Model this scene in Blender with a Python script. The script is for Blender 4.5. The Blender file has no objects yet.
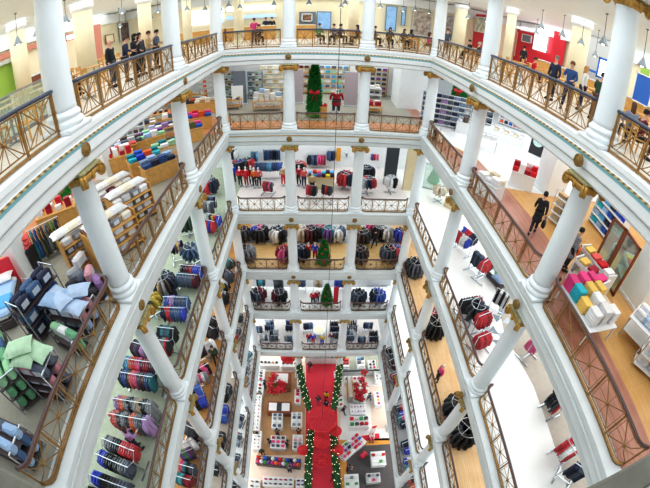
import bpy, math, random
from mathutils import Vector, Matrix
random.seed(7)
PI = math.pi
sc = bpy.context.scene
COL = sc.collection
KIDS = {}

# ------------------------------------------------------------------ camera (wide fisheye lens)
KP = (0.028590912248451, 2.5374208550519842e-05, -1.8341728522508396e-06, 3.9144322152049005e-08)
CAM = Vector((-0.6952407, 0.0, 1.7911079))
CR = Vector((0.99935057, -0.02378863, 0.02706541))
CU = Vector((-0.00704936, 0.60753064, 0.79426496))
CF = Vector((0.03533754, 0.79393992, -0.6069684))
cd = bpy.data.cameras.new('camera')
cd.type = 'PANO'
cd.panorama_type = 'FISHEYE_LENS_POLYNOMIAL' if hasattr(cd, 'panorama_type') else cd.cycles.panorama_type
cd.sensor_fit = 'HORIZONTAL'
cd.sensor_width, cd.sensor_height = 65.0, 48.8
cd.clip_start, cd.clip_end = 0.02, 300
cd.fisheye_fov = PI
cd.fisheye_polynomial_k0 = 0.0
cd.fisheye_polynomial_k1, cd.fisheye_polynomial_k2, cd.fisheye_polynomial_k3, cd.fisheye_polynomial_k4 = [-k for k in KP]
cam = bpy.data.objects.new('camera', cd)
COL.objects.link(cam)
m3 = Matrix((CR, CU, -CF)).transposed()
cam.matrix_world = Matrix.Translation(CAM) @ m3.to_4x4()
sc.camera = cam

def ray(u, v):
    x, y = (u - 325) / 10.0, (244 - v) / 10.0
    r = math.hypot(x, y) + 1e-9
    th = sum(k * r ** (i + 1) for i, k in enumerate(KP))
    s = math.sin(th)
    return (CR * (x / r) + CU * (y / r)) * s + CF * math.cos(th)
def at(u, v, z):                      # where the sight line through a point of the photo meets the level z
    q = ray(u, v); return CAM + q * ((z - CAM.z) / q.z)
def atx(u, v, x):
    q = ray(u, v); return CAM + q * ((x - CAM.x) / q.x)
def aty(u, v, y):
    q = ray(u, v); return CAM + q * ((y - CAM.y) / q.y)

# ------------------------------------------------------------------ materials
def newmat(name):
    m = bpy.data.materials.new(name); m.use_nodes = True
    return m, m.node_tree, m.node_tree.nodes['Principled BSDF']
def lin(c):
    return tuple((x / 12.92 if x <= .04045 else ((x + .055) / 1.055) ** 2.4) for x in c)
def hexc(h):
    return lin(tuple(int(h[i:i + 2], 16) / 255 for i in (0, 2, 4)))
def mat(name, h, rough=.5, metal=0., noise=0., scale=8., emit=0., spec=.5):
    m, nt, b = newmat(name)
    c = hexc(h)
    b.inputs['Roughness'].default_value = rough
    b.inputs['Metallic'].default_value = metal
    b.inputs['Specular IOR Level'].default_value = spec
    if noise:
        tc = nt.nodes.new('ShaderNodeTexCoord'); n = nt.nodes.new('ShaderNodeTexNoise'); r = nt.nodes.new('ShaderNodeValToRGB')
        n.inputs['Scale'].default_value = scale; n.inputs['Detail'].default_value = 4
        nt.links.new(tc.outputs['Object'], n.inputs['Vector']); nt.links.new(n.outputs['Fac'], r.inputs['Fac'])
        r.color_ramp.elements[0].position = .3; r.color_ramp.elements[1].position = .7
        r.color_ramp.elements[0].color = tuple(x * (1 - noise) for x in c) + (1,)
        r.color_ramp.elements[1].color = tuple(min(1, x * (1 + noise)) for x in c) + (1,)
        nt.links.new(r.outputs['Color'], b.inputs['Base Color'])
    else:
        b.inputs['Base Color'].default_value = c + (1,)
    if emit:
        b.inputs['Emission Color'].default_value = c + (1,)
        b.inputs['Emission Strength'].default_value = emit
    return m
def objmat(name, rough=.8, noise=.15, scale=14., stripes=0):
    """takes its colour from the object, with woven mottling"""
    m, nt, b = newmat(name)
    oi = nt.nodes.new('ShaderNodeObjectInfo'); tc = nt.nodes.new('ShaderNodeTexCoord')
    n = nt.nodes.new('ShaderNodeTexNoise'); n.inputs['Scale'].default_value = scale
    mr = nt.nodes.new('ShaderNodeMapRange'); mr.inputs['To Min'].default_value = 1 - noise; mr.inputs['To Max'].default_value = 1 + noise
    nt.links.new(tc.outputs['Object'], n.inputs['Vector']); nt.links.new(n.outputs['Fac'], mr.inputs['Value'])
    mx = nt.nodes.new('ShaderNodeVectorMath'); mx.operation = 'SCALE'
    nt.links.new(oi.outputs['Color'], mx.inputs[0]); nt.links.new(mr.outputs['Result'], mx.inputs['Scale'])
    out = mx.outputs['Vector']
    if stripes:
        w = nt.nodes.new('ShaderNodeTexWave'); w.inputs['Scale'].default_value = stripes; w.bands_direction = 'X'
        nt.links.new(tc.outputs['Object'], w.inputs['Vector'])
        m2 = nt.nodes.new('ShaderNodeMapRange'); m2.inputs['To Min'].default_value = .55; m2.inputs['To Max'].default_value = 1.25
        nt.links.new(w.outputs['Fac'], m2.inputs['Value'])
        x2 = nt.nodes.new('ShaderNodeVectorMath'); x2.operation = 'SCALE'
        nt.links.new(out, x2.inputs[0]); nt.links.new(m2.outputs['Result'], x2.inputs['Scale']); out = x2.outputs['Vector']
    nt.links.new(out, b.inputs['Base Color'])
    b.inputs['Roughness'].default_value = rough
    return m
def plankmat(name, h1, h2, sx, sy, rough=.35, rot=0.):
    m, nt, b = newmat(name)
    tc = nt.nodes.new('ShaderNodeTexCoord'); mp = nt.nodes.new('ShaderNodeMapping'); br = nt.nodes.new('ShaderNodeTexBrick')
    mp.inputs['Rotation'].default_value = (0, 0, rot)
    br.inputs['Color1'].default_value = hexc(h1) + (1,); br.inputs['Color2'].default_value = hexc(h2) + (1,)
    br.inputs['Mortar'].default_value = tuple(x * .75 for x in hexc(h2)) + (1,)
    br.inputs['Scale'].default_value = 1; br.inputs['Brick Width'].default_value = sx; br.inputs['Row Height'].default_value = sy
    br.inputs['Mortar Size'].default_value = .006
    n = nt.nodes.new('ShaderNodeTexNoise'); n.inputs['Scale'].default_value = 1.3; n.inputs['Detail'].default_value = 5
    mx = nt.nodes.new('ShaderNodeMix'); mx.data_type = 'RGBA'; mx.blend_type = 'SOFT_LIGHT'; mx.inputs['Factor'].default_value = .45
    nt.links.new(tc.outputs['Object'], mp.inputs['Vector']); nt.links.new(mp.outputs['Vector'], br.inputs['Vector'])
    nt.links.new(mp.outputs['Vector'], n.inputs['Vector'])
    nt.links.new(br.outputs['Color'], mx.inputs['A']); nt.links.new(n.outputs['Fac'], mx.inputs['B'])
    nt.links.new(mx.outputs['Result'], b.inputs['Base Color'])
    b.inputs['Roughness'].default_value = rough
    return m
M = dict(
    white=mat('white_plaster', 'f0f5f7', .55, noise=.02, scale=2), colwhite=mat('column_paint', 'ecf4f8', .4, noise=.015, scale=3),
    grey=mat('grey_paint', 'cfd3d4', .5), fascia=mat('shaded_fascia_paint', 'dfe7e9', .5, noise=.03, scale=1.5),
    gold=mat('gilded_plaster', 'b98f45', .45, .35, noise=.3, scale=18), olgold=mat('old_gold', '94753f', .5, .3, noise=.3, scale=18), teal=mat('teal_strip', '8fc9d3', .5), abacus=mat('verdigris_gilding', '9c9468', .5, noise=.4, scale=9),
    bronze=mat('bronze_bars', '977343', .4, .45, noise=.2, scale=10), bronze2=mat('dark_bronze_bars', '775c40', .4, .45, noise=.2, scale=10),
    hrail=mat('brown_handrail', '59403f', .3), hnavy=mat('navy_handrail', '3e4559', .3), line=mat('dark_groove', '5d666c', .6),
    chrome=mat('chrome', 'c9d2da', .25, .85), steel=mat('grey_steel', 'a9b2bb', .35, .7), black=mat('black_metal', '26262b', .4),
    oak=mat('oak_wood', 'd7a45c', .45, noise=.14, scale=5), honey=mat('honey_wood', 'd8a75f', .45, noise=.14, scale=5), walnut=mat('walnut_wood', '8a4f36', .4, noise=.2, scale=5),
    espresso=mat('espresso_wood', '4c4044', .45, noise=.15, scale=5), cream=mat('cream_paint', 'f6edcf', .6, noise=.03, scale=1), beige=mat('beige_panel', 'd8c9a4', .6, noise=.05, scale=1.5),
    bluegrey=mat('blue_grey_panel', '77828f', .6, noise=.05), mauve=mat('mauve_panel', 'b9aeb6', .6), salmon=mat('salmon_panel', 'd08a78', .6),
    lime=mat('lime_panel', 'a9cf5e', .6), red=mat('red_panel', 'dd2b40', .5), redcarpet=mat('red_carpet', 'de3a4e', .85, noise=.12, scale=40),
    blue=mat('blue_panel', '2e6fd0', .5), litwhite=mat('lit_white_sign', 'f8fbff', .5, emit=1.2), litblue=mat('lit_blue_sign', 'a9c6f2', .5, emit=.5),
    bulb=mat('lamp_bulb', 'fff6df', .4, emit=4), fairy=mat('fairy_light', 'fff0c8', .4, emit=1.), lamp=mat('lamp_shade_metal', '8e999f', .35, .4), leaf=mat('fir_needles', '1f8a3a', .7, noise=.45, scale=9),
    leafd=mat('dark_garland_leaves', '2c6b3c', .7, noise=.5, scale=12), cloth=objmat('woven_cloth'), patt=objmat('striped_cloth', stripes=9), gloss=objmat('glossy_colour', .3, .04),
    skin=objmat('skin', .55, .05), glassw=mat('mirror_glass', 'c5e3e0', .08, .75), lips=mat('lips', 'a85a54', .5), dark=mat('dark_interior', '3a4048', .6),
    tvpic=mat('photo_print', '8a6a52', .4, noise=.9, scale=6), sky=mat('blue_window', '86aed6', .3, noise=.25, scale=2, emit=.25),
)
def glassmat():
    m, nt, b = newmat('green_glass')
    b.inputs['Base Color'].default_value = hexc('bfe3d2') + (1,); b.inputs['Roughness'].default_value = .05
    b.inputs['Alpha'].default_value = .35
    return m
M['glass'] = glassmat()
F = dict(
    greybeige=mat('grey_beige_carpet', 'a5a396', .9, noise=.06, scale=6), greencarpet=mat('pale_green_carpet', 'b7c1ad', .9, noise=.08, scale=5),
    pink=mat('pale_pink_carpet', 'e6dfdb', .9, noise=.05, scale=5), grey=mat('grey_carpet', 'aeb0b1', .9, noise=.08, scale=5), taupe=mat('taupe_carpet', 'bdb4a8', .9, noise=.06, scale=4),
    gloss=mat('white_polished_tile', 'f6f6f3', .22), tile=plankmat('white_floor_tile', 'f3f4f4', 'eceeef', .6, .6, .3),
    wood=plankmat('tan_floorboards', 'd9ad6e', 'd2a15f', 1.2, .11, .35, PI / 2), redwood=plankmat('reddish_floorboards', 'a9705c', 'bb8570', 1.6, .09, .3, PI / 2),
    orange=plankmat('orange_brick_tile', 'd99a6a', 'd08f60', .5, .25, .4), gold=plankmat('golden_floorboards', 'c3935a', 'b98a4c', 1.3, .12, .35, PI / 2),
    palewood=plankmat('pale_floorboards', 'e0c196', 'd8b684', 1.4, .12, .35, PI / 2), goldx=plankmat('golden_walkway_boards', 'ecc98c', 'e5bf7d', 1.3, .12, .3),
    food=plankmat('food_court_tile', 'e9e4da', 'e0dace', .6, .6, .35), gtan=plankmat('ground_tan_boards', 'd5a97c', 'cfa071', 1.2, .14, .35, PI / 2), dark=mat('dark_grey_carpet', '5d5a5c', .9, noise=.15, scale=8),
    gpink=mat('pale_pink_stone', 'eed9c9', .4, noise=.04, scale=2), ggreen=mat('grey_green_floor', 'a2aa9b', .6, noise=.05, scale=2), amber=plankmat('amber_boards', 'e3a54a', 'd99a3f', 1.2, .14, .35),
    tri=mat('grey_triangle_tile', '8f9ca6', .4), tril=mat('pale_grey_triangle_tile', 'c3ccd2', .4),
)
# ------------------------------------------------------------------ mesh builder
class MB:
    def __init__(s): s.v, s.f, s.mi = [], [], []
    def add(s, vs, fs, mi=0):
        o = len(s.v); s.v += [tuple(p) for p in vs]
        s.f += [tuple(i + o for i in f) for f in fs]; s.mi += [mi] * len(fs)
        return s
    def box(s, c, d, rz=0., mi=0, T=None):
        x, y, z = d[0] / 2, d[1] / 2, d[2] / 2
        vs = [Vector((a * x, b * y, e * z)) for e in (-1, 1) for b in (-1, 1) for a in (-1, 1)]
        R = Matrix.Rotation(rz, 3, 'Z') if T is None else T
        vs = [R @ p + Vector(c) for p in vs]
        return s.add(vs, [(0, 2, 3, 1), (4, 5, 7, 6), (0, 1, 5, 4), (2, 6, 7, 3), (0, 4, 6, 2), (1, 3, 7, 5)], mi)
    def rbox(s, c, d, b=.02, rz=0., mi=0, T=None):
        """box with chamfered edges, soft looking"""
        x, y, z = d[0] / 2, d[1] / 2, d[2] / 2; b = min(b, x * .9, y * .9, z * .9)
        rings = []
        for zz, q in ((-z, b), (-z + b, 0), (z - b, 0), (z, b)):
            X, Y = x - q, y - q; k = min(b, X * .9, Y * .9)
            rings.append([(X, -Y + k, zz), (X, Y - k, zz), (X - k, Y, zz), (-X + k, Y, zz), (-X, Y - k, zz), (-X, -Y + k, zz), (-X + k, -Y, zz), (X - k, -Y, zz)])
        R = Matrix.Rotation(rz, 3, 'Z') if T is None else T
        return s.rings([[R @ Vector(p) + Vector(c) for p in r] for r in rings], True, True, mi)
    def rings(s, rs, cap0=True, cap1=True, mi=0, closed=True):
        n = len(rs[0]); vs = [p for r in rs for p in r]; fs = []
        for i in range(len(rs) - 1):
            for j in range(n if closed else n - 1):
                k = (j + 1) % n
                fs.append((i * n + j, i * n + k, (i + 1) * n + k, (i + 1) * n + j))
        if cap0: fs.append(tuple(range(n - 1, -1, -1)))
        if cap1: fs.append(tuple((len(rs) - 1) * n + j for j in range(n)))
        return s.add(vs, fs, mi)
    def lathe(s, prof, n=16, o=(0, 0, 0), mi=0, cap=True):
        o = Vector(o)
        return s.rings([[o + Vector((r * math.cos(2 * PI * j / n), r * math.sin(2 * PI * j / n), z)) for j in range(n)] for r, z in prof], cap, cap, mi)
    def ell(s, prof, n=10, o=(0, 0, 0), mi=0, T=None):
        """profile of (rx, ry, z[, dx, dy]) loops"""
        o = Vector(o); rs = []
        for q in prof:
            dx, dy = (q[3], q[4]) if len(q) > 3 else (0, 0)
            r = [Vector((q[0] * math.cos(2 * PI * j / n) + dx, q[1] * math.sin(2 * PI * j / n) + dy, q[2])) for j in range(n)]
            rs.append([o + (T @ p if T else p) for p in r])
        return s.rings(rs, True, True, mi)
    def ball(s, c, r, n=10, m=6, mi=0, T=None):
        r = (r, r, r) if not hasattr(r, '__len__') else r
        e = [(max(.02, math.sin(PI * i / m)) * r[0], max(.02, math.sin(PI * i / m)) * r[1], -math.cos(PI * i / m) * r[2]) for i in range(m + 1)]
        return s.ell(e, n, c, mi, T)
    def tube(s, pts, r, n=6, mi=0, rr=None, flat=None):
        pts = [Vector(p) for p in pts]; rs = []; up = Vector((0, 0, 1))
        for i, p in enumerate(pts):
            t = (pts[min(i + 1, len(pts) - 1)] - pts[max(i - 1, 0)]).normalized()
            a = t.cross(up)
            if a.length < .05: a = t.cross(Vector((0, 1, 0)))
            a.normalize(); b = a.cross(t)
            q = r if rr is None else rr[i]
            w, h = (q, q) if flat is None else flat
            rs.append([p + a * (w * math.cos(2 * PI * (j + .5) / n)) + b * (h * math.sin(2 * PI * (j + .5) / n)) for j in range(n)])
        return s.rings(rs, True, True, mi)
    def prism(s, poly, z0, z1, mi=0):
        return s.rings([[(x, y, z0) for x, y in poly], [(x, y, z1) for x, y in poly]], True, True, mi)
    def mesh(s, name, mats, smooth=False):
        me = bpy.data.meshes.new(name); me.from_pydata(s.v, [], s.f)
        for m in mats: me.materials.append(m)
        if any(s.mi): me.polygons.foreach_set('material_index', s.mi)
        if smooth: me.polygons.foreach_set('use_smooth', [True] * len(s.f))
        me.update(); return me
    def obj(s, name, mats, parent=None, smooth=False, loc=None, rz=0., color=None):
        mats = mats if isinstance(mats, (list, tuple)) else [mats]
        return mkobj(name, s.mesh(name, mats, smooth), parent, loc, rz, color)
def mkobj(name, data, parent=None, loc=None, rz=0., color=None):
    o = bpy.data.objects.new(name, data); COL.objects.link(o)
    if loc is not None: o.location = loc
    if rz: o.rotation_euler = (0, 0, rz)
    if color is not None: o.color = tuple(color)[:3] + (1,)
    if parent is not None:
        o.parent = parent; KIDS.setdefault(parent.name, []).append(o)
    return o
def empty(name, loc=(0, 0, 0), rz=0.):
    o = mkobj(name, None, None, loc, rz); o.empty_display_size = .2
    return o
SEEN = {}
def fit(t):
    for a, b in (('patterned ', ''), ('folded ', ''), ('bedding ', ''), ('gift ', ''), ('cooking ', ''), (', on the ', ', '), (' the ', ' '), ('goods', ''), (' and ', '-and-'), ('side', '')):
        if len(t.replace('-', '').split()) <= 16: break
        t = t.replace(a, b)
    return ' '.join(t.split())
def tag(o, label, cat, group=None, kind=None):
    label = fit(label)
    o['label'] = label; o['category'] = cat
    if group: o['group'] = group
    if kind: o['kind'] = kind
    w = len(label.replace('-', '').split()); k = label.lower()
    if w < 4 or w > 16: print('LABELLEN', w, label)
    if k in SEEN and not (group and SEEN[k] == group): print('DUPLABEL', label)
    SEEN[k] = group
    return o
def struct(o, label=None):
    o['kind'] = 'structure'
    if label: o['label'] = label
    return o
def dup(o, loc=None, rz=None, colors=None, scale=None, parent=None, name=None):
    """a copy of a thing with copies of its parts and sub-parts; colors: {part name: rgb}, '' = every part"""
    c = o.copy(); COL.objects.link(c)
    if name: c.name = name
    if loc is not None: c.location = loc
    if rz is not None: c.rotation_euler = (0, 0, rz)
    if scale is not None: c.scale = (scale,) * 3 if not hasattr(scale, '__len__') else scale
    if parent is not None:
        c.parent = parent; KIDS.setdefault(parent.name, []).append(c)
    if colors is not None:
        st = o.name.split('.')[0]
        if st in colors: c.color = tuple(colors[st])[:3] + (1,)
        elif '' in colors: c.color = tuple(colors[''])[:3] + (1,)
    for k in list(KIDS.get(o.name, [])): dup(k, parent=c, colors=colors)
    return c
def drop(o):
    for k in KIDS.get(o.name, []): drop(k)
    KIDS.pop(o.name, None); bpy.data.objects.remove(o)
PROTOS = []
ORD = 'first second third fourth fifth sixth seventh eighth ninth tenth eleventh twelfth thirteenth fourteenth fifteenth sixteenth seventeenth eighteenth nineteenth twentieth'.split()
def ordn(i):
    if i < 20: return ORD[i]
    return ['twenty', 'thirty', 'forty', 'fifty', 'sixty', 'seventy', 'eighty', 'ninety'][i // 10 - 1 - (1 if i % 10 == 9 else 0) + (1 if i % 10 == 9 else 0)] + '-' + ORD[i % 10]
C_ = {k: hexc(v) for k, v in {
    'navy': '2b3350', 'black': '25262c', 'charcoal': '45484f', 'grey': '8b8f96', 'pale grey': 'c4c8cc', 'white': 'f0f1f2', 'red': 'd4202f', 'crimson': 'a81c34', 'maroon': '6b2136', 'pink': 'e8498e',
    'pale pink': 'efb3bf', 'purple': '7a4a9c', 'lilac': 'b58ec9', 'blue': '2f62c4', 'royal blue': '2444cf', 'sky blue': '5fb0e0', 'pale blue': 'a9c8ec', 'denim': '4a6a92', 'denim blue': '35588f', 'teal': '1e8a98', 'turquoise': '2fb7c9',
    'green': '3f9a52', 'mint': 'a8dcb0', 'dark green': '35523f', 'olive': '6f7048', 'yellow': 'e6c828', 'orange': 'e8682c', 'tan': 'c8ab82', 'beige': 'd9cbb2', 'cream': 'efe8d3', 'brown': '5d463d', 'steel blue': '7d93b3', 'slate': '5b6477', 'plum': '5b3653', 'coral': 'e2605a', 'sea green': '74b58b', 'soft blue': 'bcd0ea', 'soft mint': 'bfe0c0', 'dusty pink': 'c98a98', 'butter': 'eecb6e'}.items()}
# ------------------------------------------------------------------ the building
HW, YD, YB, YA, YC, MX = 6.243, 20.154, 13.534, 6.428, -.3, 2.16
Z = {8: 4.9, 7: 0.0, 6: -4.951, 5: -10.752, 4: -16.027, 3: -20.826, 2: -26.653, 1: -32.0}
LV = {7: 'food-court', 6: 'bedding-level', 5: 'third-level', 4: 'fourth-level', 3: 'fifth-level', 2: 'sixth-level', 1: 'ground-floor', 8: 'ceiling-level'}
XO, YO, YN = 20.0, 34.0, .07
def goldbead():
    m, nt, b = newmat('beaded_gilding')
    tc = nt.nodes.new('ShaderNodeTexCoord'); w = nt.nodes.new('ShaderNodeTexWave'); r = nt.nodes.new('ShaderNodeValToRGB')
    w.bands_direction = 'DIAGONAL'; w.inputs['Scale'].default_value = 3.2
    r.color_ramp.elements[0].color = hexc('7a6a4c') + (1,); r.color_ramp.elements[1].color = hexc('e3c88e') + (1,)
    nt.links.new(tc.outputs['Object'], w.inputs['Vector']); nt.links.new(w.outputs['Fac'], r.inputs['Fac']); nt.links.new(r.outputs['Color'], b.inputs['Base Color'])
    b.inputs['Roughness'].default_value = .5
    return m
M['bead'] = goldbead()
# profile: offset into the well, height, material of the strip that follows
def profile(L, side):
    G = {7: 1, 8: 1}.get(L, 0)
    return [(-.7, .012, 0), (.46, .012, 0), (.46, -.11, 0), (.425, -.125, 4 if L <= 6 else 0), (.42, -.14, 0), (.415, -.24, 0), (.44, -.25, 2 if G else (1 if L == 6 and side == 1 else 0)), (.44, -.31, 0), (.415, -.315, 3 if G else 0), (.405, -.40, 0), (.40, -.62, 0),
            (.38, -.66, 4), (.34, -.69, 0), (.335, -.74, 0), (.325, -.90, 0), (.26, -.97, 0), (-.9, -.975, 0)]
def corners(t):
    return [(-(HW - t), -1.0), (-(HW - t), YD - t), (HW - t, YD - t), (HW - t, -1.0)]
ntrim = 0
COLS = {}
for L in range(8, 1, -1):
    z = Z[L]
    fm = M['white'] if L >= 7 else M['fascia']  # lower fascias: their shade is put into a greyer colour
    for side in range(3):
        pf = profile(L, side); b = MB()
        for (t0, h0, mi), (t1, h1, _) in zip(pf, pf[1:]):
            a, c = corners(t0), corners(t1)
            b.add([(*a[side], z + h0), (*a[side + 1], z + h0), (*c[side + 1], z + h1), (*c[side], z + h1)], [(0, 1, 2, 3)], mi)
        ntrim += 1
        tr = struct(b.obj('trim_%d' % ntrim, [fm, M['gold'], M['bead'], M['teal'], M['line']]), 'moulded edge of the %s balcony, %s side' % (LV[L], ('left', 'far', 'right')[side]))
        ys = [YC, YA, YB] if side != 1 else []
        spots = [((-HW + .41) if side == 0 else (HW - .57), y, PI / 2) for y in ys] if side != 1 else [(x, YD - .41, 0) for x in (-MX, MX)]
        if 4 <= L <= 7:
            for x, y, rz in spots:
                T = Matrix.Rotation(rz, 3, 'Z') @ Matrix.Rotation(PI / 2, 3, 'X')
                q = MB(); prof = [(.16, .16, -.04), (.17, .17, .03), (.13, .13, .05), (.12, .12, .03), (.06, .06, .04), (.02, .02, .06)]
                q.ell(prof if side != 2 else prof, 14, (0, 0, 0), 0, T)
                q.ell([(a, c, -d) for a, c, d in prof][::-1], 14, (0, 0, 0), 0, T)
                q.obj('medallion', M['olgold'], tr, True, (x, y, z - .51))
    # slab
    s = MB()
    e = HW - .25
    s.box((-(XO + e) / 2, (YO - 8) / 2, z - .47), (XO - e, YO + 8, .90)); s.box(((XO + e) / 2, (YO - 8) / 2, z - .47), (XO - e, YO + 8, .90))
    s.box((0, (YO + YD - .25) / 2, z - .47), (2 * e, YO - YD + .25, .90)); s.box((0, (-8 + YN) / 2, z - .47), (2 * e, 8 + YN, .90))
    struct(s.obj('ceiling' if L == 8 else 'floor', M['white']))
# outer shell
for nm, c, d in (('wall_left', (-XO - .1, 13, -13.5), (.2, 42, 38)), ('wall_right', (XO + .1, 13, -13.5), (.2, 42, 38)), ('wall_far', (0, YO + .1, -13.5), (40.4, .2, 38)), ('wall_near', (0, -8.1, -13.5), (40.4, .2, 38))):
    struct(MB().box(c, d).obj(nm, M['white']))
struct(MB().box((0, 13, Z[1] - .15), (40, 42, .3)).obj('floor', F['gpink']))
nf = [0]
def zone(L, poly, m, k=1):
    z = Z[L]; nf[0] += 1
    return struct(MB().prism(poly, z - .02, z + .014 + .005 * k).obj('floor', F[m] if isinstance(m, str) else m))
def rect(x0, y0, x1, y1): return [(x0, y0), (x1, y0), (x1, y1), (x0, y1)]
A, I = XO - .05, HW + .1
YF = YD + .1
for L, lf, ff, rf in ((7, 'food', 'food', 'food'), (6, 'greybeige', 'greybeige', 'wood'), (5, 'greencarpet', 'pink', 'gloss'), (4, 'gold', 'grey', 'palewood'), (3, 'taupe', 'grey', 'gloss'), (2, 'gloss', 'pink', 'grey')):
    zone(L, rect(-A, -7, -I, YO), lf); zone(L, rect(-I, YF, I, YO), ff); zone(L, rect(I, -7, A, YO), rf)
# bedding level: walkways along the well
zone(6, rect(-I, YF, I, YF + 1.5), 'orange', 2); zone(6, [(I, -2), (7.75, -2), (7.75, 4.2), (8.45, 9), (8.45, 13.0), (8.2, 16.5), (7.2, 18.3), (7.2, YO), (I, YO)], 'redwood', 2)
zone(6, [(8.3, 13.3), (12.5, 12.6), (19, 13), (19, 33), (7.3, 33), (7.3, 18.6), (8.3, 16.6)], 'tile', 3)
zone(6, rect(-15.5, 5, -11.6, 16), 'orange', 2); zone(6, rect(-9.5, 19.5, -I, 23), 'orange', 3)
zone(5, rect(-I, YF, I, 22.0), 'gloss', 2); zone(5, [(9.0, -3), (9.1, 6), (8.7, 9.2), (9.4, 12.2), (10.2, 16), (13, 22), (A, 22), (A, -3)], 'taupe', 2)
zone(4, rect(-I, YF, I, 23.4), 'goldx', 2); zone(3, rect(-I, YF, I, 23.0), 'gloss', 2)
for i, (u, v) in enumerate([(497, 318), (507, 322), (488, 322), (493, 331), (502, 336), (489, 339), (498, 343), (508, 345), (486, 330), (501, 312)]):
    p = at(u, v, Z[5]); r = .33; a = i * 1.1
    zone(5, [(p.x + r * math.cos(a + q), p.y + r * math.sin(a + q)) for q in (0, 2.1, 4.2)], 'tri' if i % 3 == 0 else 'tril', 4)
# raised border of our own balcony edge
struct(MB().rbox((0, YN - .1, .02), (2 * HW, .22, .08), .02).obj('trim_%d' % (ntrim + 1), mat('dark_stone_border', '6d6c62', .6, noise=.15, scale=6)), 'dark stone border of the viewing balcony')

# ------------------------------------------------------------------ columns
def make_column(L):
    h = Z[L + 1] - .96 - Z[L]
    o = empty('column')
    MB().rbox((0, 0, .06), (1.24, 1.24, .12), .02).lathe([(.60, .12), (.63, .16), (.635, .21), (.60, .26), (.55, .28), (.54, .32), (.57, .35), (.575, .39), (.54, .43), (.50, .45), (.475, .49)], 28).obj('base', M['colwhite'], o, True)
    MB().lathe([(.475, .47), (.47, .6), (.462, h * .4), (.44, h * .7), (.415, h - .36), (.44, h - .34), (.44, h - .30), (.42, h - .28), (.42, h - .02)], 28).obj('shaft', M['colwhite'], o, True)
    c = MB().lathe([(.44, h - .34), (.56, h - .24), (.60, h - .18), (.50, h - .12)], 20)
    for sx in (-1, 1):
        for sy in (-1, 1):
            T = Matrix.Rotation(math.atan2(sy, sx) , 3, 'Z') @ Matrix.Rotation(PI / 2, 3, 'X')
            for k in (1, -1):
                c.ell([(q * .17, q * .17, k * zz) for q, zz in ((1, 0), (1, .11), (.82, .12), (.78, .09), (.5, .09), (.46, .12), (.2, .12))], 12, (sx * .53, sy * .53, h - .22), 0, T)
    for s in (-1, 1):
        c.rbox((0, s * .52, h - .17), (.9, .12, .13), .03); c.rbox((s * .52, 0, h - .17), (.12, .9, .13), .03)
        c.ball((0, s * .58, h - .2), (.1, .06, .12), 8, 5); c.ball((s * .58, 0, h - .2), (.06, .1, .12), 8, 5)
    cp = c.obj('capital', M['gold'], o, True)
    MB().rbox((0, 0, h - .03), (1.16, 1.16, .07), .02).obj('abacus', M['abacus'], o)
    return o
spots = [(-HW, YD, 'far left corner'), (-MX, YD, 'far side, left of the middle bay'), (MX, YD, 'far side, right of the middle bay'), (HW, YD, 'far right corner'),
         (-HW, YB, 'left side, farther of its two middle columns'), (-HW, YA, 'left side, closer of its two middle columns'), (-HW, YC, 'left side, closest to the viewer'),
         (HW, YB, 'right side, farther of its two middle columns'), (HW, YA, 'right side, closer of its two middle columns'), (HW, YC, 'right side, closest to the viewer')]
for L in range(7, 0, -1):
    pr = make_column(L)
    for x, y, w in spots:
        if L == 1: x, y = x + (.95 if x > 3 else -.95 if x < -3 else 0), y + (.15 if y > 20 else 0)
        c = dup(pr, (x, y, Z[L] + .012), scale=(.75, .75, 1))
        tag(c, 'white round %s column with gilded capital, %s' % (LV[L], w), 'column', 'columns around the well', 'thing')
    drop(pr)

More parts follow.
